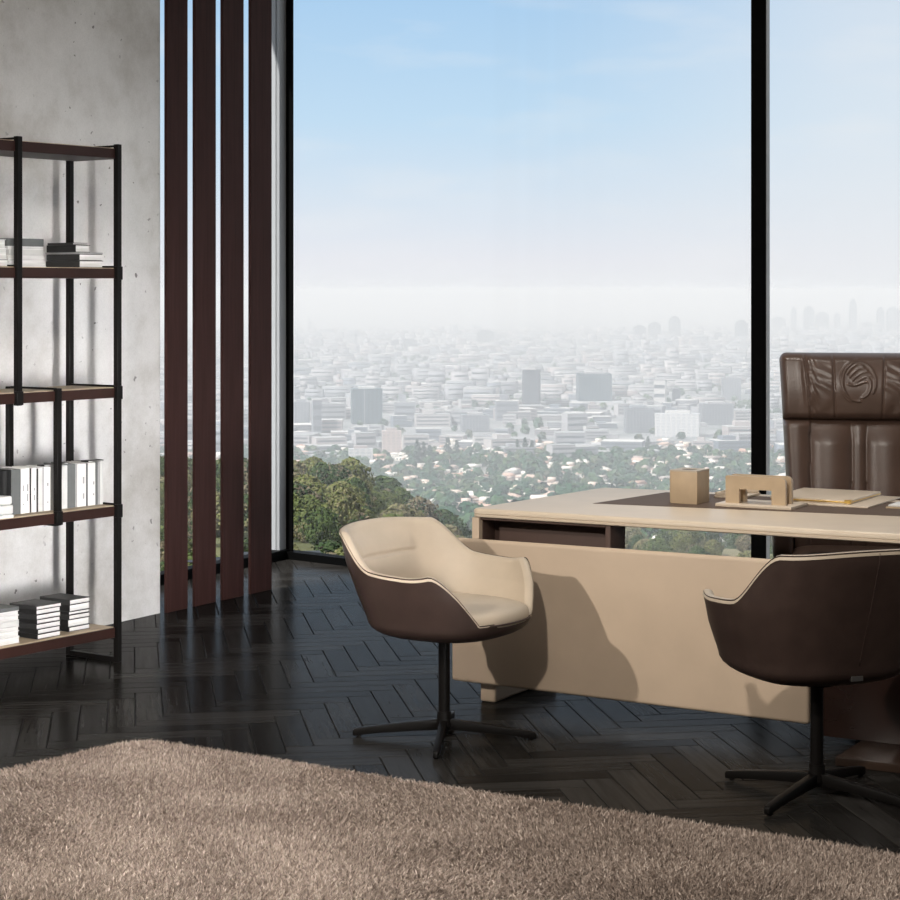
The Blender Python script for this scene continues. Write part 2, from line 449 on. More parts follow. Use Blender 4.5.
# floor: herringbone planks in one mesh
def build_floor():
    bm = BM()
    n = 5; W = 0.105; L = n*W
    d2 = Vector((-0.158, 0.9874)); d1 = Vector((0.9874, 0.158))
    org = Vector((-1.274, 8.09))-d2*L+d1*W     # joint seen by the bookcase foot
    pl = bm.faces.layers.float.new('plank_f')
    quads = []
    poly_max = lambda p: True
    for k in range(-110, 111):
        for j in range(-14, 15):
            for typ in (0, 1):
                if typ == 0:
                    x0, y0, w, h = k+2*n*j, k, n, 1
                else:
                    x0, y0, w, h = k-1+2*n*j, k, 1, n
                c = org+d1*((x0+w/2)*W)+d2*((y0+h/2)*W)
                if c.y < -2.5 or c.y > 12.6 or c.x < -6.5 or c.x > 5.6: continue
                # inside the room outline
                if (c-C0).dot(-BN) > 0.25: continue
                if (c-C0).dot(-AN) > 0.25: continue
                quads.append((x0*W, y0*W, w*W, h*W, typ))
    verts = []; faces = []; tint = []; grain = []
    g = 0.0018; bev = 0.0016; dep = 0.004
    for (x, y, w, h, typ) in quads:
        t = random.random(); gx = random.random()*50; gy = random.random()*50
        base = len(verts)
        for lvl, ins, z in ((0, g, -dep), (1, g, -bev), (2, g+bev, 0.0)):
            for (a, b) in ((0, 0), (1, 0), (1, 1), (0, 1)):
                lx = x+(ins if a == 0 else w-ins); ly = y+(ins if b == 0 else h-ins)
                P = org+d1*lx+d2*ly
                verts.append((P.x, P.y, z))
                u, v_ = (lx-x, ly-y) if typ == 0 else (ly-y, lx-x)
                grain.append((u*2.2+gx, v_*38+gy, 0)); tint.append(t)
        for l in (0, 4):
            for i in range(4):
                j = (i+1) % 4
                faces.append((base+l+i, base+l+j, base+l+4+j, base+l+4+i))
        faces.append((base+8, base+9, base+10, base+11))
    nb = len(verts)
    for (x, y) in ((-7.5, -2.8), (5.8, -2.8), (5.8, 13.2), (-7.5, 13.2)):
        pass
    out = [C0+(-AN)*0.3+(-BN)*0.3, C0-AD*16-AN*0.3, Vector((5.6, -2.8)), Vector((5.6, BE.y)), BE-BN*0.3]
    out = [out[0], out[1], out[2], out[3], out[4]]
    fl0 = len(verts)
    for z in (-0.004, -0.25):
        for p in out:
            verts.append((p.x, p.y, z)); tint.append(0); grain.append((0, 0, 0))
    me = bpy.data.meshes.new('floor')
    k = len(out)
    faces2 = [tuple(range(fl0, fl0+k)), tuple(range(fl0+2*k-1, fl0+k-1, -1))]
    for i in range(k):
        j = (i+1) % k
        faces2.append((fl0+i, fl0+k+i, fl0+k+j, fl0+j))
    me.from_pydata(verts, [], faces+faces2)
    me.materials.append(M['floor']); me.materials.append(M['gap'])
    mi = np.zeros(len(me.polygons), dtype=np.int32); mi[len(faces):] = 1
    me.polygons.foreach_set('material_index', mi)
    a = me.attributes.new('plank', 'FLOAT', 'POINT'); a.data.foreach_set('value', np.array(tint, dtype=np.float32))
    a = me.attributes.new('grain', 'FLOAT_VECTOR', 'POINT'); a.data.foreach_set('vector', np.array(grain, dtype=np.float32).ravel())
    me.update()
    o = bpy.data.objects.new('floor', me); link(o); o['kind'] = 'structure'
    return o
build_floor()

def quad_box(bm, P, Q, nrm, t, z0, z1, back=0.0):
    """upright slab from P to Q (2-D), from `back` behind to t in front along nrm"""
    a = P-nrm*back; b = Q-nrm*back; c = Q+nrm*t; d = P+nrm*t
    add_hexa(bm, [(p.x, p.y, z0) for p in (a, b, c, d)], [(p.x, p.y, z1) for p in (a, b, c, d)])

bm = BM(); quad_box(bm, W0, WL, AN, 0.0, 0, CEIL, 0.24); struct('wall_left', bm, M['concrete'])
# ceiling
bm = BM()
cp = [C0-AN*0.3-BN*0.3, C0-AD*16-AN*0.3, Vector((5.6, -2.8)), Vector((5.6, BE.y)), BE-BN*0.3]
add_prism(bm, [(p.x, p.y) for p in cp], CEIL, CEIL+0.2); bmesh.ops.recalc_face_normals(bm, faces=bm.faces)
struct('ceiling', bm, M['ceilw'])
bm = BM(); quad_box(bm, BE, Vector((BE.x, YB)), Vector((-1, 0)), 0, 0, CEIL, 0.2); struct('wall_right', bm, M['white'])
bm = BM(); quad_box(bm, Vector((WL.x, YB)), Vector((BE.x, YB)), Vector((0, 1)), 0, 0, CEIL, 0.2); struct('wall_back', bm, M['white'])

# windows: frames, panes
def wbar(bm, base, d, n, s0, s1, t0, t1, z0, z1):
    a = base+d*s0+n*t0; b = base+d*s1+n*t0; c = base+d*s1+n*t1; e = base+d*s0+n*t1
    add_hexa(bm, [(p.x, p.y, z0) for p in (a, b, c, e)], [(p.x, p.y, z1) for p in (a, b, c, e)])
# window 1: back glass wall
w1 = bpy.data.objects.new('window_1', None); link(w1); w1['kind'] = 'structure'
def mull_s(px):          # distance along the back window at which a column is seen
    k = (px-450)/FPX
    return (k*C0.y-C0.x)/(BD.x-k*BD.y)
s_m0, s_m1 = mull_s(751.0), mull_s(766.0)
SILL = 0.045
bm = BM(); wbar(bm, C0, BD, BN, 0, BL_LEN, -0.06, 0.03, 0.0, SILL); obj('window_sill', bm, M['frameblack'], w1)
bm = BM(); wbar(bm, C0, BD, BN, 0, BL_LEN, -0.06, 0.03, CEIL-0.05, CEIL); obj('window_head', bm, M['frameblack'], w1)
bm = BM(); wbar(bm, C0, BD, BN, 0.0, 0.052, -0.012, 0.0, SILL, CEIL-0.05); obj('corner_jamb', bm, M['frameblack'], w1)
wm = s_m1-s_m0
ns = []
s = s_m0
while s < BL_LEN-0.1:
    ns.append(s); s += 3.2
for s in ns:
    bm = BM(); wbar(bm, C0, BD, BN, s, s+wm, -0.030, 0.0, SILL, CEIL-0.05); mo = obj('mullion', bm, M['frameblack'], w1)
    bm = BM(); wbar(bm, C0, BD, BN, s+wm+0.0003, s+wm+0.004, -0.029, -0.001, SILL, CEIL-0.05); lo = obj('glazing_bead', bm, M['alu'], mo); lo['label'] = 'pale grey aluminium edge of the black mullion'
edges = [0.056]+[v for s in ns for v in (s, s+wm)]+[BL_LEN]
for i in range(0, len(edges), 2):
    if edges[i+1]-edges[i] < 0.1: continue
    bm = BM(); wbar(bm, C0, BD, BN, edges[i]+0.005, edges[i+1]-0.001, -0.024, -0.012, SILL, CEIL-0.05); obj('pane', bm, M['glass'], w1)
# window 2: left return behind the slats
w2 = bpy.data.objects.new('window_2', None); link(w2); w2['kind'] = 'structure'
AL = 3.2
nA = AN
bm = BM(); wbar(bm, C0, -AD, nA, 0.0, AL, -0.06, 0.03, 0.0, SILL+0.01); obj('window_sill', bm, M['frameblack'], w2)
bm = BM(); wbar(bm, C0, -AD, nA, 0.0, AL, -0.06, 0.03, CEIL-0.05, CEIL); obj('window_head', bm, M['frameblack'], w2)
bm = BM(); wbar(bm, C0, -AD, nA, 0.0, 0.07, -0.06, 0.0, SILL+0.01, CEIL-0.05); lo = obj('corner_jamb', bm, M['alu'], w2); lo['label'] = 'grey aluminium corner jamb'
bm = BM(); wbar(bm, C0, -AD, nA, 0.07, AL, -0.03, -0.018, SILL+0.01, CEIL-0.05); obj('pane', bm, M['glass'], w2)
# return wall closing the strip between glass and concrete wall
bm = BM()
pA = C0-AD*AL
quad_box(bm, pA-AN*0.08, pA+AN*0.42, AD, 0.0, 0, CEIL, 0.15); struct('wall_end', bm, M['white'])

# wooden slats
slp = [167.0, 195.2, 223.0, 251.0]
S0 = Vector((-1.428, 10.09))
for i in range(4):
    k = (slp[i]-450)/FPX
    s = (k*S0.y-S0.x)/(AD.x-k*AD.y)
    k2 = (slp[i]+20.9-450)/FPX
    s2 = (k2*S0.y-S0.x)/(AD.x-k2*AD.y)
    c = S0+AD*((s+s2)/2)
    bm = BM(); add_box(bm, -(s2-s)/2, (s2-s)/2, 0, 0.019, 0, CEIL, 0.002, 1)
    ordn = ['next to the concrete wall', 'second from the concrete wall', 'third from the concrete wall', 'next to the glass corner, farthest from the concrete wall'][i]
    o = obj('wooden_slat', bm, M['darkwood'], None, 40, loc=(c.x, c.y, 0), rot=(0, 0, math.atan2(AD.y, AD.x)))
    tag(o, 'tall dark brown upright wooden slat, '+ordn, 'slat', 'upright slats before the side window')

# ------------------------------------------------------------------ bookcase
BKA = R(54)                              # rotation: local +x along the shelf to the right/away
F0 = atz(117.6, 662.0, 0)
# local frame: x along the shelf (right end = 0, left negative), y = depth (back positive)
bk = thing('bookcase', 'tall open bookcase with black posts and dark brown boards against the concrete wall', 'bookcase', (F0.x, F0.y, 0), R(90-36))
DEP = 0.30
PW = 0.026
XL = -1.30
def bbox(name, x0, x1, y0, y1, z0, z1, mat, parent=bk, bevel=0.0015):
    bm = BM(); add_box(bm, x0, x1, y0, y1, z0, z1, bevel, 1); return obj(name, bm, mat, parent, 40)
shelf_z = [(2.206, 2.252), (1.681, 1.727), (1.158, 1.204), (0.640, 0.686), (0.108, 0.155)]
shelf_x = [(XL, 0.03), (XL, 0.03), (XL, 0.03), (XL, 0.03), (XL, 0.0)]
for i, (z0, z1) in enumerate(shelf_z):
    s = bbox('shelf', shelf_x[i][0], shelf_x[i][1], 0.004, DEP-0.004, z0, z1-0.003, M['shelfwood'])
    t = bbox('shelf_top', shelf_x[i][0]+0.006, shelf_x[i][1]-0.012, 0.012, DEP-0.012, z1-0.003, z1, M['beige'], s, 0.0005)
    t['label'] = 'beige top face of the shelf'
def post(x, y, z0, z1): return bbox('post', x-PW/2, x+PW/2, y-PW/2, y+PW/2, z0, z1, M['black'])
TOPZ = 2.268
for x in (0.0,):
    post(x, 0, 0, TOPZ); post(x, DEP, 0, TOPZ)
post(-0.572, 0, 1.150, TOPZ); post(-0.572, DEP, 1.150, TOPZ)
post(-0.352, 0, 0.632, 1.213); post(-0.352, DEP, 0.632, 1.213)
post(XL+0.05, 0, 0, TOPZ); post(XL+0.05, DEP, 0, TOPZ)
# rails joining front and back posts on each level
for x, zs in ((0.0, [TOPZ-0.006, 1.733, 1.210, 0.692, 0.104]), (-0.572, [TOPZ-0.006, 1.733]), (-0.352, [1.212, 0.634]), (XL+0.05, [TOPZ-0.006, 1.733, 1.210, 0.692, 0.104])):
    for z in zs:
        bbox('cross_rail', x-0.006, x+0.006, 0.010, DEP-0.010, z-0.006, z+0.003, M['black'])
for x in (0.0, XL+0.05):
    bbox('foot_bar', x-PW/2, x+PW/2, 0.012, DEP-0.012, 0.0, 0.022, M['black'])
# clamps where a post meets a board
for x, lv in ((0.0, (1, 2, 3)), (-0.572, (2,)), (-0.352, (3,))):
    for i in lv:
        z0, z1 = shelf_z[i]
        bbox('clamp', x-PW/2-0.004, x+PW/2+0.004, -PW/2-0.003, 0.004, z0-0.006, z1+0.006, M['black'])

BR = Matrix.Rotation(R(90-36), 3, 'Z')
def bk_at(x, y, z):
    v = BR @ Vector((x, y, z)); return Vector((F0.x+v.x, F0.y+v.y, z))
def xfront(px, y=0.0):
    """local x on the bookcase at depth y that is seen in column px"""
    k = (px-450)/FPX
    ax = Vector((math.cos(R(54)), math.sin(R(54)))); ay = Vector((-math.sin(R(54)), math.cos(R(54))))
    P = Vector((F0.x, F0.y))+ay*y
    return (k*P.y-P.x)/(ax.x-k*ax.y)

def make_book(name, w, d, t, cover, spine_left=True, flat=True, pages=True, twist=0.0, loc=(0, 0, 0), label='', group=None, lines=0, curved=False):
    """flat book: w along the shelf, d deep, t thick. Pages show at the front; cover wraps top, bottom and left side"""
    th = 0.0022
    o_loc = bk_at(*loc)
    bm = BM()
    if flat:
        add_box(bm, -w/2, w/2, -d/2, d/2, 0, th, 0.0006, 1)
        add_box(bm, -w/2, w/2, -d/2, d/2, t-th, t, 0.0006, 1)
        add_box(bm, -w/2, -w/2+th, -d/2, d/2, th, t-th, 0.0006, 1)
        if cover in (M['bk_grey'], M['bk_light'], M['bk_mid']): add_box(bm, -w/2+th, w/2, -d/2, -d/2+th, th, t-th, 0)
    else:
        # upright: w = thickness along the shelf, t = height; the spine faces the front
        add_box(bm, -w/2, -w/2+th, -d/2, d/2, 0, t, 0.0006, 1)
        add_box(bm, w/2-th, w/2, -d/2, d/2, 0, t, 0.0006, 1)
        nseg = 5
        for i in range(nseg):
            a0 = -1+2*i/nseg; a1 = -1+2*(i+1)/nseg
            x0 = a0*(w/2-th*0.2); x1 = a1*(w/2-th*0.2)
            b = 0.002*(1-((a0+a1)/2)**2)
            add_box(bm, x0, x1, -d/2-b, -d/2+th, 0, t, 0)
        for i in range(lines):
            zz = t*(0.18+0.6*(i+random.random()*0.3)/max(1, lines))
            add_box(bm, -w/2*0.25, w/2*0.3, -d/2-0.0027, -d/2-0.001, zz, zz+0.006+0.03*random.random(), 0, mat=1)
    ob = obj(name, bm, [cover, M['bk_mid']], None, 40, loc=o_loc, rot=(0, 0, R(54)+twist))
    bm = BM()
    if flat: add_box(bm, -w/2+th, w/2-0.004, -d/2+0.003, d/2-0.004, th, t-th, 0.0004, 1)
    else: add_box(bm, -w/2+th, w/2-th, -d/2+th, d/2-0.004, 0.003, t-0.004)
    obj('pages', bm, M['page'], ob)
    tag(ob, label, 'book', group)
    return ob

ORD = ['bottom', 'second from the bottom', 'third from the bottom', 'fourth from the bottom', 'fifth from the bottom', 'sixth from the bottom', 'seventh from the bottom', 'eighth from the bottom']
def flat_stack(px0, px1, zb, yfront, depth, books, stackname, group):
    """books from the bottom: (thickness, cover key, x inset, y inset, colour words)"""
    z = zb
    x0 = xfront(px0, yfront); x1 = xfront(px1, yfront)
    for i, (t, cov, xi0, xi1, yi, cw) in enumerate(books):
        pos = 'topmost' if i == len(books)-1 else ORD[i]
        w = (x1-xi1)-(x0+xi0)
        cx = (x0+xi0+x1-xi1)/2
        make_book('book', w, depth-yi*1.2, t-0.0004, M[cov], loc=(cx, yfront+yi+(depth-yi*1.2)/2, z), twist=random.uniform(-0.02, 0.02),
                  label='%s, %s in the %s' % (cw, pos.replace('from the bottom', 'from below'), stackname), group=group)
        z += t
ZT = [s[1]+0.0005 for s in shelf_z]
# second shelf from the top (three stacks)
flat_stack(-12, 8.5, ZT[1], 0.055, 0.2, [(0.03, 'bk_dark', 0, 0, 0, 'flat charcoal book'), (0.045, 'bk_white', 0, 0.004, .004, 'flat thick white book'), (0.038, 'bk_white', 0.004, 0.008, .006, 'flat white book')], 'left stack on the upper book shelf', 'books stacked on the upper shelf')
flat_stack(8.8, 46.5, ZT[1], 0.075, 0.19, [(0.026, 'bk_white', 0.0, 0.0, 0, 'flat white book'), (0.022, 'bk_white', 0.003, 0.004, .002, 'flat white book'), (0.026, 'bk_light', 0.003, 0.012, .003, 'flat pale grey book'), (0.013, 'bk_white', 0, 0.010, .003, 'thin white book'), (0.033, 'bk_grey', 0, 0.012, .004, 'flat grey covered book')], 'middle stack on the upper book shelf', 'books stacked on the upper shelf')
flat_stack(80, 103.5, ZT[1], 0.03, 0.215, [(0.030, 'bk_dark', 0, 0, 0, 'charcoal book'), (0.028, 'bk_dark', 0.003, 0.002, .004, 'charcoal book'), (0.008, 'bk_mid', -0.002, 0.004, 0.0, 'thin grey booklet'), (0.032, 'bk_black', 0.0, 0.05, .03, 'small thick black book'), (0.010, 'bk_dark', 0.002, 0.05, .045, 'small thin dark book')], 'right stack on the upper book shelf', 'books stacked on the upper shelf')

# fourth shelf: upright books
ZU = ZT[3]
_H = 0.016
ups = [(-14, -9, 'bk_white', .205, 'white'), (-8.6, -1, 'bk_grey', .205, 'grey'), (-.6, 3.0, 'bk_black', .206, 'black'), (3.3, 6.6, 'bk_dark', .205, 'charcoal'), (6.9, 11.6, 'bk_black', .206, 'black'), (12.0, 21.0, 'bk_grey', .205, 'thick grey'), (21.3, 25.2, 'bk_white', .203, 'white'), (25.5, 30.2, 'bk_white', .205, 'white'),
       (30.4, 31.6, 'bk_dark', .204, 'thin charcoal'), (31.9, 36.7, 'bk_white', .204, 'white'), (37.0, 38.2, 'bk_dark', .200, 'thin charcoal'), (38.5, 42.8, 'bk_light', .203, 'pale grey'), (43.0, 44.3, 'bk_mid', .203, 'thin grey'), (44.6, 51.0, 'bk_white', .203, 'thick white'), (51.4, 54.8, 'bk_mid', .203, 'mid grey'),
       (55.2, 61.5, 'bk_light', .203, 'pale grey'), (62.0, 67.4, 'bk_light', .202, 'pale grey'), (67.9, 75.6, 'bk_grey', .206, 'thick grey'), (76.0, 77.6, 'bk_mid', .203, 'thin grey'), (77.9, 80.5, 'bk_white', .203, 'thin white'), (80.8, 86.3, 'bk_white', .203, 'white'), (86.6, 88.0, 'bk_grey', .203, 'thin grey'),
       (88.3, 91.0, 'bk_white', .203, 'white'), (91.3, 95.4, 'bk_white', .203, 'white'), (95.7, 98.2, 'bk_grey', .203, 'thin grey'), (98.5, 100.2, 'bk_mid', .203, 'thin grey'), (100.5, 103.4, 'bk_light', .203, 'pale grey')]
YU = 0.085
NUM = ['first', 'second', 'third', 'fourth', 'fifth', 'sixth', 'seventh', 'eighth', 'ninth', 'tenth', 'eleventh', 'twelfth', 'thirteenth', 'fourteenth', 'fifteenth', 'sixteenth', 'seventeenth', 'eighteenth', 'nineteenth', 'twentieth', 'twenty-first', 'twenty-second', 'twenty-third', 'twenty-fourth', 'twenty-fifth', 'twenty-sixth', 'twenty-seventh']
for i, (a, b, cov, h, cw) in enumerate(ups):
    h -= _H
    x0 = xfront(a, YU); x1 = xfront(b, YU)
    n_from_right = len(ups)-1-i
    make_book('upright_book', x1-x0, 0.15, h, M[cov], flat=False, loc=((x0+x1)/2, YU+0.075+random.uniform(0, .004), ZU),
              label='upright %s book, %s from the right end of the standing row' % (cw, NUM[n_from_right]) if n_from_right else 'upright %s book at the right end of the standing row' % cw,
              group='books standing in a row', lines=(2 if cov in ('bk_white',) and b-a > 3.5 else 0))
for (a, b, cw) in ((44, 69, 'black notebook lying across the tops of standing books behind the middle post'), (88, 103.6, 'small black notebook lying on the rightmost standing books')):
    x0 = xfront(a, YU-.003); x1 = xfront(b, YU-.003)
    make_book('notebook', x1-x0, 0.045, 0.007, M['bk_black'], loc=((x0+x1)/2, YU-.004+0.0225, ZU+0.1908), label=cw, group='notebooks lying on the standing books')
# white books lying in front, at the left of the fourth shelf
def round_book(px0, px1, z, t, yf, cov, label):
    x0 = xfront(px0, yf); x1 = xfront(px1, yf); d = 0.07
    bm = BM()
    n = 10; rows = []
    w = x1-x0
    prof = [(-d/2+0.004*(1-math.cos(2*PI*i/n)), 0) for i in range(n)]
    add_box(bm, -w/2, w/2, -d/2, d/2, 0, t, min(0.012, t*0.45), 4)
    o = obj('book', bm, M[cov], None, 60, loc=bk_at((x0+x1)/2, yf+d/2, z), rot=(0, 0, R(54)))
    bm = BM(); add_box(bm, w/2-0.006, w/2+0.0008, -d/2+0.012, d/2-0.01, t*0.25, t*0.75, 0.001, 1); obj('pages', bm, M['bk_mid'], o)
    tag(o, label, 'book', 'white books lying before the standing row')
round_book(-14, 14.3, ZU, 0.014, 0.004, 'bk_white', 'thin white book lying lowest in front of the standing row')
round_book(-14, 14.0, ZU+0.0145, 0.040, 0.006, 'bk_light', 'thick pale round-edged book lying in front of the standing row')
round_book(-14, 12.8, ZU+0.055, 0.036, 0.006, 'bk_white', 'white round-edged book lying topmost in front of the standing row')

# bottom shelf: three stacks
g5 = 'books stacked on the bottom shelf'
flat_stack(-14, 20.0, ZT[4], 0.045, 0.2, [(.026, 'bk_white', 0, 0, 0, 'white book'), (.024, 'bk_white', 0, .002, .002, 'white book'), (.020, 'bk_white', 0, .003, 0, 'white book'), (.024, 'bk_light', 0, .004, .002, 'pale grey book'), (.022, 'bk_white', 0, .004, 0, 'white book'), (.020, 'bk_white', 0, .002, .003, 'white book'), (.016, 'bk_grey', 0, .004, .002, 'grey covered book')], 'left stack on the bottom shelf', g5)
flat_stack(37.5, 61.3, ZT[4], 0.035, 0.165, [(.021, 'bk_black', 0.0, 0, 0, 'black book'), (.021, 'bk_black', .002, .001, .003, 'black book'), (.022, 'bk_dark', -.006, 0, .001, 'charcoal book'), (.019, 'bk_black', .0, .001, .002, 'black book'), (.021, 'bk_dark', -.006, .0, .0, 'charcoal book'), (.021, 'bk_black', -.004, .001, .002, 'black book'), (.016, 'bk_dark', -.008, -.002, -.002, 'charcoal book')], 'middle stack on the bottom shelf', g5)
flat_stack(69.0, 90.3, ZT[4], 0.065, 0.185, [(.020, 'bk_black', 0, 0, 0, 'black book'), (.032, 'bk_black', .0, .001, .003, 'thick black book'), (.020, 'bk_dark', .002, .001, 0.001, 'charcoal book'), (.014, 'bk_black', .003, .003, .003, 'thin black book'), (.030, 'bk_black', 0.004, .001, .001, 'thick black book'), (.022, 'bk_dark', .002, .002, -.001, 'charcoal book')], 'right stack on the bottom shelf', g5)

# ------------------------------------------------------------------ tub chairs
ZB = 0.374
HB = 0.078
SHE = [123]; TOPH = [0.792]; ARMH = [0.648]; WF = [1.0]
def chair_dims(z):
    zs = [0.374, 0.452, 0.55, 0.645, 0.80]
    a = np.interp(z, zs, [0.245, 0.272, 0.310, 0.338, 0.345])
    b = np.interp(z, zs, [0.205, 0.235, 0.268, 0.300, 0.348])
    c = np.interp(z, zs, [0.245, 0.290, 0.285, 0.262, 0.200])
    return a*WF[0], b*WF[0], c*WF[0]
def chair_rim(phi):
    """rim height by azimuth, 0 = front, pi = back"""
    p = math.degrees(abs(((phi+PI) % (2*PI))-PI))
    front = 0.452
    arm = ARMH[0]
    top = TOPH[0]
    if p < 31: return front
    if p < 64:
        t = (p-31)/33
        s = 1-(1-t)**1.7
        s = s*0.75+smooth01(t)*0.25
        return front+(arm-front)*s
    if p < 98: return arm-0.010*math.sin(PI*(p-64)/34)
    e = SHE[0]
    if p < e: return arm+(top-arm)*smooth01((p-98)/(e-98))
    return top+0.012*smooth01((p-e)/(180-e))
def chair_pt(phi, z, inset=0.0, nexp=2.75):
    a, b, c = chair_dims(z)
    a -= inset; b -= inset; c -= inset
    s, co = math.sin(phi), math.cos(phi)
    e = 2/nexp
    return (a*sgnpow(s, e), (c if co > 0 else b)*sgnpow(co, e))
THK = 0.030
def make_tub_chair(name, label, loc, rotz, base_rot, top, arm, wf, sh_end):
    SHE[0] = sh_end; TOPH[0] = top; ARMH[0] = arm; WF[0] = wf
    t = thing(name, label, 'chair', loc, rotz)
    NP = 128
    phis = [2*PI*i/NP for i in range(NP)]
    # outer shell
    bm = BM(); rows = []
    nb = 8
    for j in range(nb+1):
        th = PI/2*j/nb
        r = 0.12+0.88*math.sin(th)**0.62 if j else 0.0
        z = ZB+HB*(1-math.cos(th))
        if j == 0: r = 0.10
        row = []
        for p in phis:
            x, y = chair_pt(p, ZB+HB)
            row.append(bm.verts.new((x*r, y*r+(1-r)*0.02, z)))
        rows.append(row)
    nv = 14
    z0 = ZB+HB
    for j in range(1, nv+1):
        row = []
        for p in phis:
            zr = chair_rim(p)
            z = z0+(zr-z0)*j/nv+0.0004*j
            x, y = chair_pt(p, z)
            row.append(bm.verts.new((x, y, z)))
        rows.append(row)
    grid_faces(bm, rows, True, True)
    bm.faces.new(rows[0])
    bmesh.ops.recalc_face_normals(bm, faces=bm.faces)
    sh = obj('outer_shell', bm, M['brown'], t, 180)
    sh['label'] = 'dark brown leather outer shell'
    # stitched seam down the back
    bm = BM(); pts = []
    for j in range(24):
        z = z0+0.01+(chair_rim(PI)-z0-0.012)*j/23
        x, y = chair_pt(PI, z); pts.append((x, y-0.0004, z))
    add_tube(bm, pts, 0.0018, 6)
    obj('back_seam', bm, M['brown'], sh, 180)
    bm = BM(); x, y = chair_pt(PI, ZB+HB)
    add_box(bm, -0.021, 0.021, y*0.955-0.005, y*0.955+0.008, ZB+0.036, ZB+0.052, 0.001, 1)
    tg = obj('maker_tag', bm, M['tag'], sh); tg['label'] = 'small silver tag low on the back'
    # inner upholstery with rolled rim
    bm = BM(); rows = []
    rr = THK/2
    nv = 56
    zi0 = 0.43
    for j in range(nv+1):
        row = []
        for p in phis:
            zr = chair_rim(p)
            ztop = max(zi0+0.002, zr-rr*0.3)
            z = zi0+(ztop-zi0)*j/nv
            # lumbar cushion with a crease above it
            ang = math.degrees(abs(p-PI))
            bulge = 0.0
            if ang < 34:
                wgt = smooth01((34-ang)/22)
                zc = top-0.105
                if z < zc:
                    bulge = wgt*0.018*(smooth01((z-0.49)/0.05))*(1-smooth01((z-(zc-0.010))/0.010))
                if ang < 30:
                    bulge += 0.012*smooth01((30-ang)/8)*smooth01((z-zc)/0.008)*(1-smooth01((z-zc-0.03)/0.06))
            x, y = chair_pt(p, z, THK+bulge+0.012*(1-j/nv))
            row.append(bm.verts.new((x, y, z)))
        rows.append(row)
    na = 7
    for j in range(1, na+1):
        th = PI*j/na
        row = []
        for p in phis:
            zr = chair_rim(p)
            ins = THK/2+rr*math.cos(th)-0.002
            z = zr-rr*0.3+rr*0.75*math.sin(th)-(0.004 if j == na else 0)
            x, y = chair_pt(p, min(z, zr), ins)
            row.append(bm.verts.new((x, y, z)))
        rows.append(row)
    grid_faces(bm, rows, True, False)
    inn = obj('inner_upholstery', bm, M['cream'], t, 180); inn['label'] = 'cream leather inner upholstery'
    # seat cushion
    def plan(p, ins=0.0, grow=0.0):
        e = 2/2.6
        a, b, c = 0.250-ins, 0.205-ins, 0.305-ins
        s, co = math.sin(p), math.cos(p)
        return (a*sgnpow(s, e), (c if co > 0 else b)*sgnpow(co, e))
    bm = BM(); rows = []
    prof = [(a, b-0.010) for a, b in [(0.03, 0.445), (0.012, 0.447), (0.004, 0.453), (0.0, 0.462), (0.0, 0.475), (0.003, 0.487), (0.010, 0.496), (0.022, 0.503), (0.045, 0.509), (0.08, 0.514), (0.13, 0.518), (0.19, 0.519)]]
    for ins, z in prof:
        row = []
        for p in phis:
            x, y = plan(p, ins)
            row.append(bm.verts.new((x, y, z)))
        rows.append(row)
    grid_faces(bm, rows, True, True)
    bm.faces.new(rows[-1]); bm.faces.new(rows[0])
    bmesh.ops.recalc_face_normals(bm, faces=bm.faces)
    cu = obj('seat_cushion', bm, M['cream'], t, 180); cu['label'] = 'cream leather seat cushion'
    bm = BM(); add_tube(bm, [(*plan(p, -0.0005), 0.451) for p in phis], 0.0035, 6, True)
    pp = obj('piping', bm, M['brown'], cu, 180); pp['label'] = 'dark brown piping round the cushion'
    # swivel base
    bm = BM()
    add_cyl(bm, (0, 0.0, 0.055), (0, 0.0, 0.365), 0.021, 0.021, 24)
    add_cyl(bm, (0, 0, 0.356), (0, 0, 0.381), 0.055, 0.075, 24)
    obj('pedestal_pole', bm, M['black'], t, 40)
    bs = bpy.data.objects.new('swivel_base', None)
    bm = BM(); add_cyl(bm, (0, 0, 0.045), (0, 0, 0.10), 0.029, 0.025, 24); add_cyl(bm, (0, 0, 0.030), (0, 0, 0.046), 0.02, 0.03, 24)
    bs = obj('swivel_base', bm, M['black'], t, 40)
    for k in range(4):
        a = base_rot-rotz+k*PI/2
        bm = BM()
        # blade arm: tall at the hub, low and slim at the tip
        L = 0.335
        sec = []
        for s_, hw, zt, zbm in ((0.0, 0.014, 0.074, 0.034), (0.12, 0.013, 0.060, 0.027), (0.25, 0.012, 0.043, 0.016), (L-0.006, 0.0105, 0.030, 0.005), (L, 0.009, 0.024, 0.007)):
            sec.append([bm.verts.new((s_, -hw, zbm)), bm.verts.new((s_, hw, zbm)), bm.verts.new((s_, hw, zt)), bm.verts.new((s_, -hw, zt))])
        grid_faces(bm, sec, True, True)
        bm.faces.new(sec[0]); bm.faces.new(sec[-1][::-1])
        bmesh.ops.recalc_face_normals(bm, faces=bm.faces)
        bevel_all(bm, 0.0018, 2)
        add_cyl(bm, (L-0.022, 0, 0.0), (L-0.022, 0, 0.010), 0.009, 0.009, 12)
        obj('leg', bm, M['black'], bs, 40, rot=(0, 0, a))
    return t
# facing: local +y is the chair's front
def face(dx, dy): return math.atan2(dy, dx)-PI/2
CH1 = Vector((-0.021, 7.27, 0))
make_tub_chair('swivel_armchair', 'brown swivel tub armchair turned sideways to show its cream inside, left of the desk', CH1, face(0.829, -0.559), R(-5), 0.757, 0.630, 1.03, 134)
CH2 = Vector((1.185, 6.46, 0))
make_tub_chair('swivel_armchair', 'brown swivel tub armchair seen from behind, in front of the right half of the desk', CH2, face(-0.35, 0.937), math.atan2(-0.79, -0.61), 0.815, 0.655, 1.06, 133)

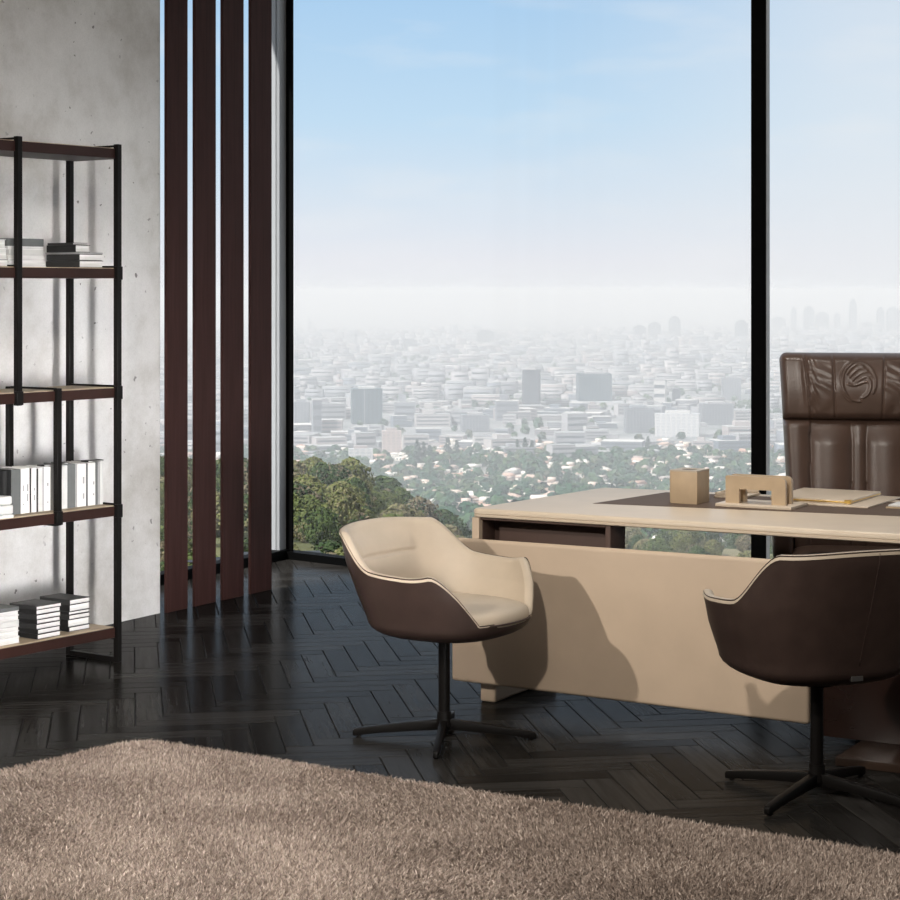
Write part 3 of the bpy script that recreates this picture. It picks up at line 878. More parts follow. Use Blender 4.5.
# ------------------------------------------------------------------ desk
U2 = Vector((math.cos(R(-29.2)), math.sin(R(-29.2))))      # along the desk, to the right
N2 = Vector((math.sin(R(-29.2)), -math.cos(R(-29.2))))     # towards the front
FL = atz(470.5, 508, 0.77)
desk = thing('executive_desk', 'large cream leather desk with dark inlay top, in front of the big window', 'desk', (FL.x, FL.y, 0), R(-29.2))
# local: x along the desk, y away from the camera (back)
DL = 2.35; DD = 0.965
def rrect(x0, x1, y0, y1, r, n=6, lean=0.0):
    pts = []
    for (cx, cy, a0) in ((x0+r, y0+r, PI), (x1-r, y0+r, 1.5*PI), (x1-r, y1-r, 0), (x0+r, y1-r, 0.5*PI)):
        for i in range(n+1):
            a = a0+PI/2*i/n
            pts.append((cx+r*math.cos(a), cy+r*math.sin(a)))
    return [(x+lean*(y-y0), y) for x, y in pts]
bm = BM()
def round_poly(c, ins, r, n=6):
    """rounded, inset convex outline (counter-clockwise corners)"""
    k = len(c); c = [Vector(p) for p in c]; lines = []
    for i in range(k):
        a, b = c[i], c[(i+1) % k]; d = (b-a).normalized(); nrm = Vector((-d.y, d.x)); lines.append((a+nrm*ins, d, nrm))
    out = []
    for i in range(k):
        p, d, n1 = lines[i-1]; q, e, n2 = lines[i]
        def inter(off):
            P = p+n1*off; Q = q+n2*off
            den = d.x*e.y-d.y*e.x; w = Q-P
            return P+d*((w.x*e.y-w.y*e.x)/den)
        ctr = inter(r)
        a0 = math.atan2(-n1.y, -n1.x); a1 = math.atan2(-n2.y, -n2.x)
        while a1 < a0: a1 += 2*PI
        for t in range(n+1):
            a = a0+(a1-a0)*t/n
            out.append((ctr.x+r*math.cos(a), ctr.y+r*math.sin(a)))
    return out
TOPC = [(0, 0), (DL, 0), (DL+0.14, 1.22), (0.105, 1.02)]
rows = []
for ins, z in ((0.012, 0.7335), (0.004, 0.7345), (0.0, 0.738), (0.0, 0.744), (0.003, 0.746), (0.003, 0.7475), (0.0, 0.7495), (0.0, 0.759), (0.003, 0.765), (0.009, 0.769), (0.018, 0.770)):
    rows.append([bm.verts.new((x, y, z)) for x, y in round_poly(TOPC, ins, max(0.006, 0.03-ins))])
grid_faces(bm, rows, True, False)
bm.faces.new(rows[-1]); bm.faces.new(rows[0][::-1])
bmesh.ops.recalc_face_normals(bm, faces=bm.faces)
top = obj('tabletop', bm, M['creamtop'], desk, 35)
bm = BM(); add_prism(bm, [(0.352, 0.385), (DL-0.16, 0.62), (DL-0.08, 1.10), (0.435, 0.94)], 0.7695, 0.7712)
inl = obj('inlay', bm, M['inlay'], top); inl['label'] = 'dark brown leather inlay of the tabletop'
# pedestal under the left of the top: open compartment
def dbox(name, x0, x1, y0, y1, z0, z1, mat, parent=desk, bevel=0.003, seg=2):
    bm = BM(); add_box(bm, x0, x1, y0, y1, z0, z1, bevel, seg); return obj(name, bm, mat, parent, 40)
dbox('side_panel', 0.004, 0.036, 0.004, 0.15, 0.10, 0.7335, M['creamd'])
dbox('divider_panel', 0.578, 0.600, 0.012, 0.15, 0.10, 0.7335, M['compart'])
dbox('back_panel', 0.036, 0.578, 0.13, 0.15, 0.10, 0.7335, M['compart'])
dbox('compartment_floor', 0.036, 0.578, 0.012, 0.13, 0.44, 0.46, M['compart'])
dbox('compartment_ceiling', 0.036, 0.578, 0.012, 0.13, 0.725, 0.7333, M['compart'])
dbox('compartment_lining', 0.0362, 0.040, 0.03, 0.13, 0.46, 0.725, M['compart'])
dbox('foot', 0.015, 0.085, 0.05, 0.60, 0.0, 0.10, M['creamd'], desk, 0.012, 3)
# front modesty panel: thick padded slab
P0 = atz(451, 537.5, 0.653)
d0 = Vector((P0.x-FL.x, P0.y-FL.y))
px0 = d0.dot(U2); py0 = -d0.dot(N2)
PL = 1.472
bm = BM()
T = 0.07
zl0, zl1, zr0, zr1 = 0.088, 0.653, 0.068, 0.653
yb = min(py0+T, -0.004)
add_hexa(bm, [(px0, py0, zl0), (px0+PL, py0, zr0), (px0+PL, yb, zr0), (px0, yb, zl0)], [(px0, py0, zl1), (px0+PL, py0, zr1), (px0+PL, yb, zr1), (px0, yb, zl1)])
bevel_all(bm, 0.017, 4)
obj('front_panel', bm, M['creamd'], desk, 50)
# dark wood right pedestal with a base plate
add = px0+PL
dbox('end_panel', add+0.035, DL-0.05, py0+0.02, py0+0.06, 0.03, 0.653, M['gloss'], desk, 0.003)
dbox('end_cabinet', add+0.06, DL-0.05, py0+0.06, DD-0.25, 0.03, 0.60, M['gloss'], desk, 0.003)
dbox('end_support', add+0.35, DL-0.05, 0.30, DD-0.05, 0.60, 0.7335, M['gloss'], desk, 0.003)
# base plate in world points
c1 = atz(835, 757, 0.03); c2 = atz(900, 768, 0.03); c3 = atz(868, 743, 0.03)
def dl(p):
    d = Vector((p.x-FL.x, p.y-FL.y)); return (d.dot(U2), -d.dot(N2))
a1 = dl(c1)
bm = BM(); add_box(bm, a1[0], DL-0.02, a1[1], 0.70, 0.0, 0.030, 0.004, 2)
obj('base_plate', bm, M['plinthwood'], desk, 40)

# ---- things on the desk
DZ = 0.7714
def on_desk(px, py, z=DZ):
    return atz(px, py, z)
ROT = R(-29.2)
# pen box
p = on_desk(697.0, 504.6)
bw, bd, bh = 0.116, 0.128, 0.134
pb = thing('pen_box', 'tan leather cube box with a round hole in its lid, on the desk', 'box', (p.x, p.y, DZ), ROT)
bm = BM(); add_box(bm, -bw, 0, 0, bd, 0, bh-0.004, 0.002, 2); obj('body', bm, M['tan'], pb, 40)
bm = BM()
n = 28; ring_o = []; ring_i = []; ring_d = []
cx, cy = -bw/2, bd/2; rr = 0.032
def sq(a):
    m_ = max(abs(math.cos(a)), abs(math.sin(a))); return (cx+math.cos(a)/m_*(bw/2+0.0012), cy+math.sin(a)/m_*(bd/2+0.0012))
layers = []
for (fn, z) in ((sq, bh-0.006), (sq, bh), (lambda a: (cx+rr*math.cos(a), cy+rr*math.sin(a)), bh), (lambda a: (cx+rr*math.cos(a), cy+rr*math.sin(a)), bh-0.008)):
    layers.append([bm.verts.new((*fn(2*PI*(i+0.5)/n), z)) for i in range(n)])
grid_faces(bm, layers, True, False)
bmesh.ops.recalc_face_normals(bm, faces=bm.faces)
obj('lid', bm, M['cream'], pb, 30)
bm = BM(); add_cyl(bm, (cx, cy, bh-0.0039), (cx, cy, bh-0.0031), rr, rr, 28); lo = obj('hole_shade', bm, M['bk_black'], pb); lo['label'] = 'black disc painting the shade inside the round hole'  # black disc on the solid body paints the shade of a deep hole
bm = BM()
for (x, y) in ((-bw, 0), (0, 0), (0, bd)):
    add_tube(bm, [(x, y, 0.004+i*(bh-0.01)/8) for i in range(9)], 0.0012, 6)
obj('corner_stitching', bm, M['tan'], pb, 180)
# letter holder
p = on_desk(791, 510.5)
lh = thing('letter_holder', 'tan leather arched letter holder on a cream base, right of the cube box', 'letter holder', (p.x, p.y, DZ), ROT)
bm = BM(); add_box(bm, -0.315, 0, 0, 0.20, 0, 0.013, 0.003, 2); lo = obj('base', bm, M['creamtop'], lh, 40); lo['label'] = 'cream leather base slab'
def arch_plate(y0, y1, x0, x1, leg, h, open_h, r):
    bm = BM(); zb = 0.0132
    outl = [(x0, open_h), (x1, open_h)]
    for i in range(7):
        a = PI/2*i/6
        outl.append((x1-r+r*math.cos(a), h-r+r*math.sin(a)))
    for i in range(4):
        a = PI/2+PI/2*i/3
        outl.append((x0+0.006+0.006*math.cos(a), h-0.006+0.006*math.sin(a)))
    f = [bm.verts.new((x, y0, zb+z)) for x, z in outl]; b = [bm.verts.new((x, y1, zb+z)) for x, z in outl]
    bm.faces.new(f); bm.faces.new(b[::-1])
    for i in range(len(outl)):
        j = (i+1) % len(outl)
        bm.faces.new((f[i], f[j], b[j], b[i]))
    add_box(bm, x0, x0+leg, y0, y1, zb, zb+open_h); add_box(bm, x1-leg, x1, y0, y1, zb, zb+open_h)
    bmesh.ops.remove_doubles(bm, verts=bm.verts, dist=1e-5)
    bmesh.ops.recalc_face_normals(bm, faces=bm.faces)
    return bm
obj('front_arch', arch_plate(0.035, 0.055, -0.285, -0.035, 0.058, 0.108, 0.056, 0.022), M['tan'], lh, 30)
obj('rear_arch', arch_plate(0.105, 0.125, -0.285, -0.035, 0.058, 0.108, 0.056, 0.022), M['tan'], lh, 30)
bm = BM(); add_box(bm, -0.27, -0.05, 0.055, 0.105, 0.069+0.004, 0.078, 0.001, 1); obj('cross_piece', bm, M['tan'], lh, 30)
# desk pad with folder
p = on_desk(868, 508.5)
bl = thing('desk_pad', 'cream leather desk pad lying flat before the executive chair', 'desk pad', (p.x, p.y, DZ), ROT)
bm = BM(); add_box(bm, -0.36, 0.0, 0.0, 0.45, 0, 0.006, 0.002, 2); obj('mat', bm, M['creamtop'], bl, 40)
p = on_desk(850, 503.5, DZ+0.01)
fo = thing('writing_folder', 'cream leather writing folder with a brass edge, on the desk pad', 'folder', (p.x, p.y, DZ+0.0062), ROT)
bm = BM(); add_box(bm, -0.335, 0.0, 0.0, 0.41, 0, 0.016, 0.003, 2); obj('cover', bm, M['creamtop'], fo, 40)
bm = BM()
add_box(bm, -0.33, 0.0022, -0.0022, 0.0, 0.005, 0.010, 0.0005, 1)
add_box(bm, 0.0, 0.0022, 0.0, 0.405, 0.005, 0.010, 0.0005, 1)
lo = obj('trim', bm, M['gold'], fo); lo['label'] = 'thin brass trim along the folder edge'
bm = BM(); add_prism(bm, [(-0.022, -0.003), (0.003, -0.003), (0.003, 0.022)], 0.003, 0.0175); lo = obj('corner_cap', bm, M['gold'], fo); lo['label'] = 'brass corner cap'
# note pad right of it
p = on_desk(882, 508.0)
npd = thing('note_pad', 'small cream note pad at the right of the desk pad', 'note pad', (p.x+0.012, p.y-0.01, DZ), ROT)
bm = BM(); add_box(bm, 0.0, 0.20, 0.0, 0.15, 0, 0.007, 0.001, 1); lo = obj('holder', bm, M['tan'], npd, 40)
bm = BM(); add_box(bm, 0.008, 0.19, 0.006, 0.142, 0.0072, 0.014, 0.001, 1); obj('sheets', bm, M['page'], npd, 40)
# pad tray behind the letter holder
p = on_desk(716, 497.5)
tr = thing('paper_tray', 'low cream leather tray behind the letter holder', 'tray', (p.x, p.y, DZ), ROT)
bm = BM(); add_box(bm, -0.01, 0.12, 0.0, 0.20, 0, 0.008, 0.002, 2); obj('base', bm, M['creamtop'], tr, 40)
bm = BM(); add_box(bm, -0.006, 0.116, 0.004, 0.012, 0.0082, 0.022, 0.002, 1); add_box(bm, -0.006, 0.002, 0.012, 0.188, 0.0082, 0.022, 0.002, 1); add_box(bm, -0.006, 0.116, 0.188, 0.196, 0.0082, 0.028, 0.002, 1)
obj('rim', bm, M['creamtop'], tr, 40)

# ------------------------------------------------------------------ executive chair
EX = Vector(((859-450)/FPX*8.78, 8.78, 0))
ex = thing('executive_chair', 'high-backed dark brown leather executive chair behind the desk', 'chair', (EX.x, EX.y, 0), R(-10))
# local: front = -y (towards the camera); back plane leans a little
LN = 0.10
def slab(name, x_of_z, z0, z1, thick, fdisp, nx=72, nz=60, edge=0.035, parent=ex, y0=0.0):
    """closed padded slab, front surface towards -y"""
    bm = BM()
    front = []; back = []
    for j in range(nz+1):
        v = j/nz; z = z0+(z1-z0)*v
        hw = x_of_z(z)
        rf = []; rb = []
        for i in range(nx+1):
            u = -1+2*i/nx
            # round the outline corners
            ez = min(v, 1-v)*(z1-z0)
            exd = (1-abs(u))*hw
            k = min(1.0, exd/edge); k2 = min(1.0, ez/edge)
            rnd = math.sqrt(max(0, 1-(1-k)**2))*math.sqrt(max(0, 1-(1-k2)**2))
            x = u*hw
            lean = LN*(z-0.5)
            yf = lean+y0-(thick/2)*rnd-fdisp(x, z, hw)*rnd
            ybk = lean+y0+(thick/2)*rnd
            rf.append(bm.verts.new((x, yf, z))); rb.append(bm.verts.new((x, ybk, z)))
        front.append(rf); back.append(rb)
    grid_faces(bm, front, False, False); grid_faces(bm, back, False, True)
    bmesh.ops.remove_doubles(bm, verts=bm.verts, dist=1e-5)
    bmesh.ops.recalc_face_normals(bm, faces=bm.faces)
    return obj(name, bm, M['exec'], parent, 180)
HZ0, HZ1 = 1.055, 1.352
def hw_back(z): return 0.302+0.046*(z-0.55)/0.8
def groove(x, c, w): return math.exp(-((x-c)/w)**2)
def f_head(x, z, hw):
    v = (z-HZ0)/(HZ1-HZ0)
    roll = 0.055*math.sin(PI*min(1, max(0, v*0.92+0.06)))**0.7
    sx = 0.235-0.03*(1-v)
    f = roll*(1.0 if abs(x) < sx else 0.35+0.65*math.exp(-((abs(x)-sx)/0.02)**2)*0.6)
    gx = 0.112-0.012*(1-v)
    f -= 0.006*groove(abs(x), gx, 0.005)
    f -= 0.010*groove(abs(x), sx, 0.008)
    # creased leather beside the crest panel
    if gx < abs(x) < sx:
        f += 0.0022*math.sin(70*x+55*z+5*math.sin(20*z))*math.sin(38*z)
    f += 0.0012*math.sin(110*z+9*math.sin(31*x))*math.exp(-((abs(x)-sx+0.02)/0.03)**2)
    return f
zc = 1.228
CR = []
def crest(pts, amp): CR.extend((x, z, amp) for x, z in pts)
crest([(0.071*math.cos(a), zc+0.086*math.sin(a)) for a in [2*PI*i/90-0.6 for i in range(78)]], 1.0)
crest([(0.082*math.cos(a), zc+0.098*math.sin(a)) for a in [PI*0.55+PI*0.8*i/50 for i in range(51)]], 0.7)
for q in range(4):
    crest([(-0.052+0.012*q+(0.070+0.004*q)*t, zc+0.020-0.012*q+(0.056-0.006*q)*math.sin(PI*(0.08+0.62*t))) for t in [i/40 for i in range(41)]], 0.75-0.08*q)
crest([(-0.050+0.085*t, zc-0.008-0.007*math.sin(PI*t*1.6)) for t in [i/40 for i in range(41)]], 0.85)
crest([(0.050*math.cos(a), zc-0.016+0.056*math.sin(a)) for a in [R(-80)+R(120)*i/40 for i in range(41)]], 0.9)
crest([(0.034*math.cos(a)+0.006, zc-0.022+0.040*math.sin(a)) for a in [R(-70)+R(95)*i/30 for i in range(31)]], 0.6)
CRA = np.array(CR)
def f_head2(x, z, hw):
    f = f_head(x, z, hw)
    if abs(x) < 0.105 and abs(z-zc) < 0.125:
        d2 = (CRA[:, 0]-x)**2+(CRA[:, 1]-z)**2
        f += 0.0055*float(np.max(CRA[:, 2]*np.exp(-d2/(0.0042**2))))
    return f
def hw_head(z):
    r = 0.035; w = hw_back(z)
    if z > HZ1-r: w -= r*(1-math.sqrt(max(0, 1-((z-(HZ1-r))/r)**2)))
    return w
hd = slab('headrest', hw_head, HZ0, HZ1, 0.10, f_head2, 250, 130, 0.036)
hd['label'] = 'padded headrest roll with an embossed oval crest'
def f_back(x, z, hw):
    a = abs(x)
    top_r = smooth01((HZ0-0.005-z)/0.10)
    b_edge = 0.212
    if a > b_edge:     # side bolster
        t = (a-b_edge)/(hw-b_edge)
        return 0.040*math.sin(PI*min(1, t*0.8+0.1))**0.5
    if a > 0.034:
        t = (a-0.034)/(b_edge-0.034)
        return (0.048*math.sin(PI*(0.06+0.88*t))**0.45)*(0.45+0.55*top_r)-0.012
    t = a/0.034
    return 0.030*math.sqrt(max(0, 1-t*t*0.8))*(0.6+0.4*top_r)-0.010+0.0012*math.sin(z*2*PI/0.012)*(1-t)
slab('back_cushion', hw_back, 0.36, HZ0+0.004, 0.10, f_back, 130, 120, 0.028)
bm = BM(); add_pillow(bm, (0, 0.075, 0.72), (0.30, 0.03, 0.42), 0.35, 0.3, 32, 20, Matrix.Rotation(-LN, 3, 'X')); obj('back_shell', bm, M['exec'], ex, 180)
bm = BM(); add_pillow(bm, (0, -0.27, 0.445), (0.30, 0.27, 0.075), 0.4, 0.35, 40, 16); obj('seat', bm, M['exec'], ex, 180)
for s in (-1, 1):
    bm = BM()
    add_pillow(bm, (s*0.328, -0.14, 0.56), (0.045, 0.13, 0.10), 0.4, 0.4, 24, 12)
    add_box(bm, s*0.33-0.02, s*0.33+0.02, -0.22, -0.02, 0.38, 0.50, 0.012, 3)
    obj('armrest', bm, M['exec'], ex, 60)
bm = BM(); add_cyl(bm, (0, -0.16, 0.08), (0, -0.16, 0.37), 0.03, 0.025, 20); obj('gas_lift', bm, M['black'], ex, 40)
bm = BM(); add_cyl(bm, (0, -0.16, 0.07), (0, -0.16, 0.11), 0.045, 0.04, 20); hb = obj('star_base', bm, M['black'], ex, 40)
for k in range(5):
    a = 2*PI*k/5+0.3
    bm = BM(); add_box(bm, 0.03, 0.30, -0.02, 0.02, 0.06, 0.09, 0.006, 2)
    obj('base_arm', bm, M['black'], hb, 40, loc=(0, -0.16, 0), rot=(0, 0, a))
    bm = BM(); cxk = (0.28*math.cos(a), -0.16+0.28*math.sin(a))
    add_cyl(bm, (cxk[0]-0.02*math.sin(a), cxk[1]+0.02*math.cos(a), 0.03), (cxk[0]+0.02*math.sin(a), cxk[1]-0.02*math.cos(a), 0.03), 0.03, 0.03, 18)
    obj('caster', bm, M['black'], hb, 40)

# ------------------------------------------------------------------ shag rug
RC = atz(140, 745, 0.0)
e1 = (atz(900, 862, 0)-RC); e1 = Vector((e1.x, e1.y)).normalized()
e2 = Vector((-e1.y, e1.x)); e2 = -e2 if e2.y > 0 else e2
RW, RD = 3.9, 2.6
rug = thing('shag_rug', 'thick taupe shaggy rug on the dark floor in the foreground', 'rug', (RC.x, RC.y, 0), math.atan2(e1.y, e1.x))
sgn = 1 if (Vector((-e1.y, e1.x)).dot(e2)) > 0 else -1     # local y of e2
SK = 0.15                                                  # the corner is a little wider than square
def rug_xy(u, v):          # u along e1, v along e2, with slight skew
    return (u-SK*v, sgn*v)
rc = 0.10
pts = []
for (cu, cv, a0) in ((rc, rc, PI), (RW-rc, rc, 1.5*PI), (RW-rc, RD-rc, 0), (rc, RD-rc, 0.5*PI)):
    for i in range(7):
        a = a0+PI/2*i/6; pts.append(rug_xy(cu+rc*math.cos(a), cv+rc*math.sin(a)))
bm = BM(); fs = add_prism(bm, pts, 0.0, 0.012); bmesh.ops.recalc_face_normals(bm, faces=bm.faces)
obj('backing', bm, M['rugback'], rug)
def build_pile():
    N = 330000
    u = rng.random(N*2)*RW; v = rng.random(N*2)*RD*0.93
    # rounded corners
    def inside(u, v):
        du = np.maximum(np.maximum(rc-u, u-(RW-rc)), 0); dv = np.maximum(np.maximum(rc-v, v-(RD-rc)), 0)
        return du*du+dv*dv < rc*rc
    k = inside(u, v)
    # denser where it can be seen well from the room's front: keep everything, even spread
    x = u-SK*v; y = sgn*v
    ca, sa = e1.x, e1.y
    wx = RC.x+x*ca-y*sa; wy = RC.y+x*sa+y*ca
    keep = k & (wy > 4.6) & (np.abs(wx/np.maximum(wy, .1)) < 0.36)
    idx = np.nonzero(keep)[0]
    x = x[idx]; y = y[idx]; n = len(idx)
    # brushed direction field
    def fld(a, b, s, ph): return np.sin(a*s+1.7*np.sin(b*s*0.8+ph)+ph)+np.sin(b*s*1.3+1.3*np.sin(a*s*0.9+2*ph))
    ang = 1.1*fld(x, y, 2.6, 0.6)+rng.normal(0, 1.5, n)
    tilt = 0.62+0.22*fld(x, y, 3.3, 2.1)*0.5+rng.normal(0, 0.22, n)
    tilt = np.clip(tilt, 0.05, 1.25)
    Lb = rng.uniform(0.016, 0.030, n)
    dx = np.cos(ang)*np.sin(tilt); dy = np.sin(ang)*np.sin(tilt); dz = np.cos(tilt)
    w = rng.uniform(0.0015, 0.0028, n)
    pa = rng.uniform(0, 2*np.pi, n)
    sx = np.cos(pa)*w; sy = np.sin(pa)*w
    z0 = 0.010
    V = np.zeros((n, 5, 3), dtype=np.float32)
    mid = 0.55
    V[:, 0] = np.stack([x-sx, y-sy, np.full(n, z0)], 1); V[:, 1] = np.stack([x+sx, y+sy, np.full(n, z0)], 1)
    mx, my, mz = x+dx*Lb*mid*0.75, y+dy*Lb*mid*0.75, z0+Lb*mid*(dz*0.85+0.15)
    V[:, 2] = np.stack([mx+sx*0.9, my+sy*0.9, mz], 1); V[:, 3] = np.stack([mx-sx*0.9, my-sy*0.9, mz], 1)
    V[:, 4] = np.stack([x+dx*Lb, y+dy*Lb, z0+Lb*dz*0.9], 1)
    V[:, :, 2] = np.maximum(V[:, :, 2], 0.004)
    tint = np.clip(0.48+0.24*rng.standard_normal(n)+0.10*fld(x, y, 9.0, 1.0)*0.5, 0, 1).astype(np.float32)
    b = (np.arange(n)*5)[:, None]
    lv = np.concatenate([b+np.array([[0, 1, 2, 3]]), b+np.array([[3, 2, 4]])], 1).astype(np.int32).ravel()
    me = bpy.data.meshes.new('pile')
    me.vertices.add(n*5); me.vertices.foreach_set('co', V.ravel())
    me.loops.add(n*7); me.loops.foreach_set('vertex_index', lv)
    me.polygons.add(n*2)
    ls = (np.arange(n)*7)[:, None]+np.array([[0, 4]]); me.polygons.foreach_set('loop_start', ls.astype(np.int32).ravel())
    me.update(calc_edges=True); me.validate()
    a = me.attributes.new('tint', 'FLOAT', 'POINT'); a.data.foreach_set('value', np.repeat(tint, 5))
    me.materials.append(M['pile'])
    o = bpy.data.objects.new('pile', me); link(o, rug); o['kind'] = 'stuff'
build_pile()

# ------------------------------------------------------------------ landscape outside
PLAIN = -200.0
def ground_z(x, d):
    b = np.interp(d, [12, 50, 150, 300, 600, 1200, 2000, 60000], [-8, -11, -24, -47, -84, -150, PLAIN, PLAIN])
    k = x/max(d, 1.0)
    hill = 22*math.exp(-((d-360)/190)**2)*smooth01((-k+0.015)/0.07)
    und = (math.sin(x*0.013+1)*math.cos(d*0.011)+math.sin(x*0.031+d*0.017))*min(6, d*0.008)*(1-smooth01((d-1500)/500))
    return float(b+hill+und)
bm = BM()
ds = list(np.geomspace(14, 2200, 70))+[2600, 3200, 4500, 7000, 11000, 18000, 30000]
rows = []
for d in ds:
    row = []
    for i in range(61):
        k = -0.62+1.24*i/60
        x = k*d*1.1+(0 if d > 100 else k*30)
        row.append(bm.verts.new((x, d, ground_z(x, d))))
    rows.append(row)
grid_faces(bm, rows, False, False)
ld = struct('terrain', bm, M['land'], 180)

# --- tree meshes
def leaf_mesh(name, n, prof, leaf, mats, trunk_h=0.0, seed=0):
    """crown of many small leaf clumps filling a profile; unit height"""
    r_ = np.random.default_rng(seed)
    verts = []; faces = []; mi = []; tint = []
    for i in range(n):
        z = r_.random()
        rad = prof(z)
        a = r_.random()*2*PI
        rr = rad*math.sqrt(0.35+0.65*r_.random())
        wob = 1+0.22*math.sin(3*a+7*z+seed)+0.15*math.sin(5*a-9*z)
        c = Vector((rr*wob*math.cos(a), rr*wob*math.sin(a), trunk_h+(1-trunk_h)*z))
        s = leaf*(0.6+0.9*r_.random())
        nrm = (Vector((c.x, c.y, (z-0.35)*0.6))+Vector(r_.normal(0, 0.25, 3))).normalized()
        t1 = nrm.orthogonal().normalized(); t2 = nrm.cross(t1)
        b = len(verts)
        tt = float(r_.normal(0, 0.07))
        k = 5
        for q in range(k):
            ang = 2*PI*q/k+r_.random()
            verts.append(c+(t1*math.cos(ang)+t2*math.sin(ang))*s*(0.7+0.5*r_.random())+nrm*s*0.15*r_.normal())
        verts.append(c+nrm*s*0.45)
        for q in range(k): faces.append((b+q, b+(q+1) % k, b+k)); mi.append(0)
        tint += [tt]*(k+1)
    if trunk_h > 0:
        b = len(verts)
        for z, r0 in ((0, 0.035), (trunk_h+0.25, 0.02)):
            for q in range(6):
                verts.append(Vector((r0*math.cos(2*PI*q/6), r0*math.sin(2*PI*q/6), z)))
        for q in range(6): faces.append((b+q, b+(q+1) % 6, b+6+(q+1) % 6, b+6+q)); mi.append(1)
        tint += [0]*12
    me = bpy.data.meshes.new(name)
    me.from_pydata([tuple(v) for v in verts], [], faces)
    for m_ in mats: me.materials.append(m_)
    me.polygons.foreach_set('material_index', np.array(mi, dtype=np.int32))
    a = me.attributes.new('tint', 'FLOAT', 'POINT'); a.data.foreach_set('value', np.array(tint, dtype=np.float32))
    me.update()
    return me
bushy = lambda z: 0.50*math.sin(PI*min(1, 0.08+0.92*z))**0.6
tallp = lambda z: 0.30*math.sin(PI*min(1, 0.10+0.90*z))**0.7
cyp = lambda z: 0.13*math.sin(PI*min(1, 0.12+0.86*z))**0.8
near_m = [leaf_mesh('hillside_tree', 1500, bushy, 0.036, [M['leafnear'], M['bark']], 0.10, s) for s in (1, 2, 3)]
mid_m = [leaf_mesh('tree', 170, bushy, 0.12, [M['leaf'], M['bark']], 0.08, s) for s in (4, 5, 6)]+[leaf_mesh('tree', 150, tallp, 0.10, [M['leaf'], M['bark']], 0.08, 8)]
cyp_m = [leaf_mesh('cypress', 170, cyp, 0.055, [M['leafdark'], M['bark']], 0.03, s) for s in (9, 10)]
def seen(x, d, z): return (450+FPX*x/d, HY+FPX*(H-z)/d)
def put(me, name, x, d, h, wide, label, cat, group):
    o = bpy.data.objects.new(name, me); COL.objects.link(o)
    o.location = (x, d, ground_z(x, d)-0.03*h); o.scale = (h*wide, h*wide, h); o.rotation_euler = (0, 0, random.random()*6.28)
    tag(o, label, cat, group); return o

# near hillside trees
placed = []
def hillside(n, d0, d1, k0, k1, X0, X1, hpx0, hpx1, lab, grp, gap):
    cnt = tries = 0
    while cnt < n and tries < 9000:
        tries += 1
        d = math.exp(random.uniform(math.log(d0), math.log(d1)))
        k = random.uniform(k0, k1); x = k*d
        h = min(11.0, random.uniform(hpx0, hpx1)*d/FPX)
        X, Yt = seen(x, d, ground_z(x, d)+h)
        if not (X0 < X < X1) or Yt > 566: continue
        if any((x-a)**2+(d-b)**2 < (gap*d)**2 for a, b in placed): continue
        placed.append((x, d)); cnt += 1
        put(random.choice(near_m), 'hillside_tree', x, d, h, random.uniform(0.8, 1.25), lab, 'tree', grp)
hillside(150, 130, 560, -0.16, 0.0, 158, 452, 20, 46, 'bushy olive-green tree on the near hillside seen through the left of the window', 'bushy trees on the near hillside', 0.013)
hillside(110, 420, 1000, 0.06, 0.18, 606, 788, 16, 30, 'bushy green tree far below the window, seen in the gap under the desk top', 'bushy trees seen under the desk top', 0.012)
hillside(40, 600, 950, -0.03, 0.02, 400, 480, 18, 34, 'green tree behind the cream chair back, below the suburb houses', 'green trees behind the chair', 0.014)

# low scrub carpeting the slope under the window
ug = []
for i in range(520):
    d = math.exp(random.uniform(math.log(55), math.log(620))); k = random.uniform(-0.30, 0.26) if random.random() < 0.6 else random.uniform(-0.17, 0.0)
    x = k*d
    if 0.0 < k and d > 420: continue
    w_ = random.uniform(16, 30)*d/FPX*random.uniform(0.8, 1.6); ug.append((x, d, ground_z(x, d)-0.1*w_, w_, w_, w_*random.uniform(0.5, 0.85), random.random()*6))
scrub_m = [leaf_mesh('scrub', 420, bushy, 0.065, [M['leafnear'], M['bark']], 0.0, s) for s in (31, 32, 33)]
UNDERGROWTH = (scrub_m, ug)

# landmark towers
CLEAR = []
def tower(name, px, py_base, wpx, hpx, mat, label, cat='building', rz=0.0, parts=None, depth=0.8, d=None):
    if d is None: d = FPX*(H-PLAIN)/(py_base-HY)
    w = wpx/FPX*d; h = hpx/FPX*d
    x = (px-450)/FPX*d
    CLEAR.append((px-wpx*0.6, px+wpx*0.6, py_base, d))
    t = thing(name, label, cat, (x, d, PLAIN), rz)
    bm = BM(); add_box(bm, -w/2, w/2, 0, w*depth, 0, h); obj('tower_block', bm, mat, t)
    bm = BM(); add_box(bm, -w*0.28, w*0.28, w*0.2, w*0.2+w*0.4, h, h*1.0+max(3, h*0.05)); obj('roof_plant', bm, M['cityw'], t)
    return t, w, h
tw, w, h = tower('office_tower', 367.5, 424, 30, 35, M['fac_blue'], 'blue-grey office tower in the left of the city view', rz=0.12)
bm = BM(); add_box(bm, -w*0.12, -w*0.08, -1.0, 0, 0, h); obj('facade_rib', bm, M['fac_grey'], tw)
tower('office_tower', 531, 408, 17.5, 38, M['fac_dark'], 'slender dark office tower in the middle of the city view', rz=-0.1)
t3, w, h = tower('office_tower', 595.5, 405, 33, 31, M['fac_blue'], 'broad grey office block on a low podium in the city view', rz=0.05)
bm = BM(); add_box(bm, -w*0.68, w*0.85, -w*0.3, w*0.7, 0, h*0.12); obj('podium', bm, M['fac_white'], t3)
tower('office_block', 301, 427, 16, 25, M['fac_grey'], 'pale grey block beside the black corner frame', rz=0.0)
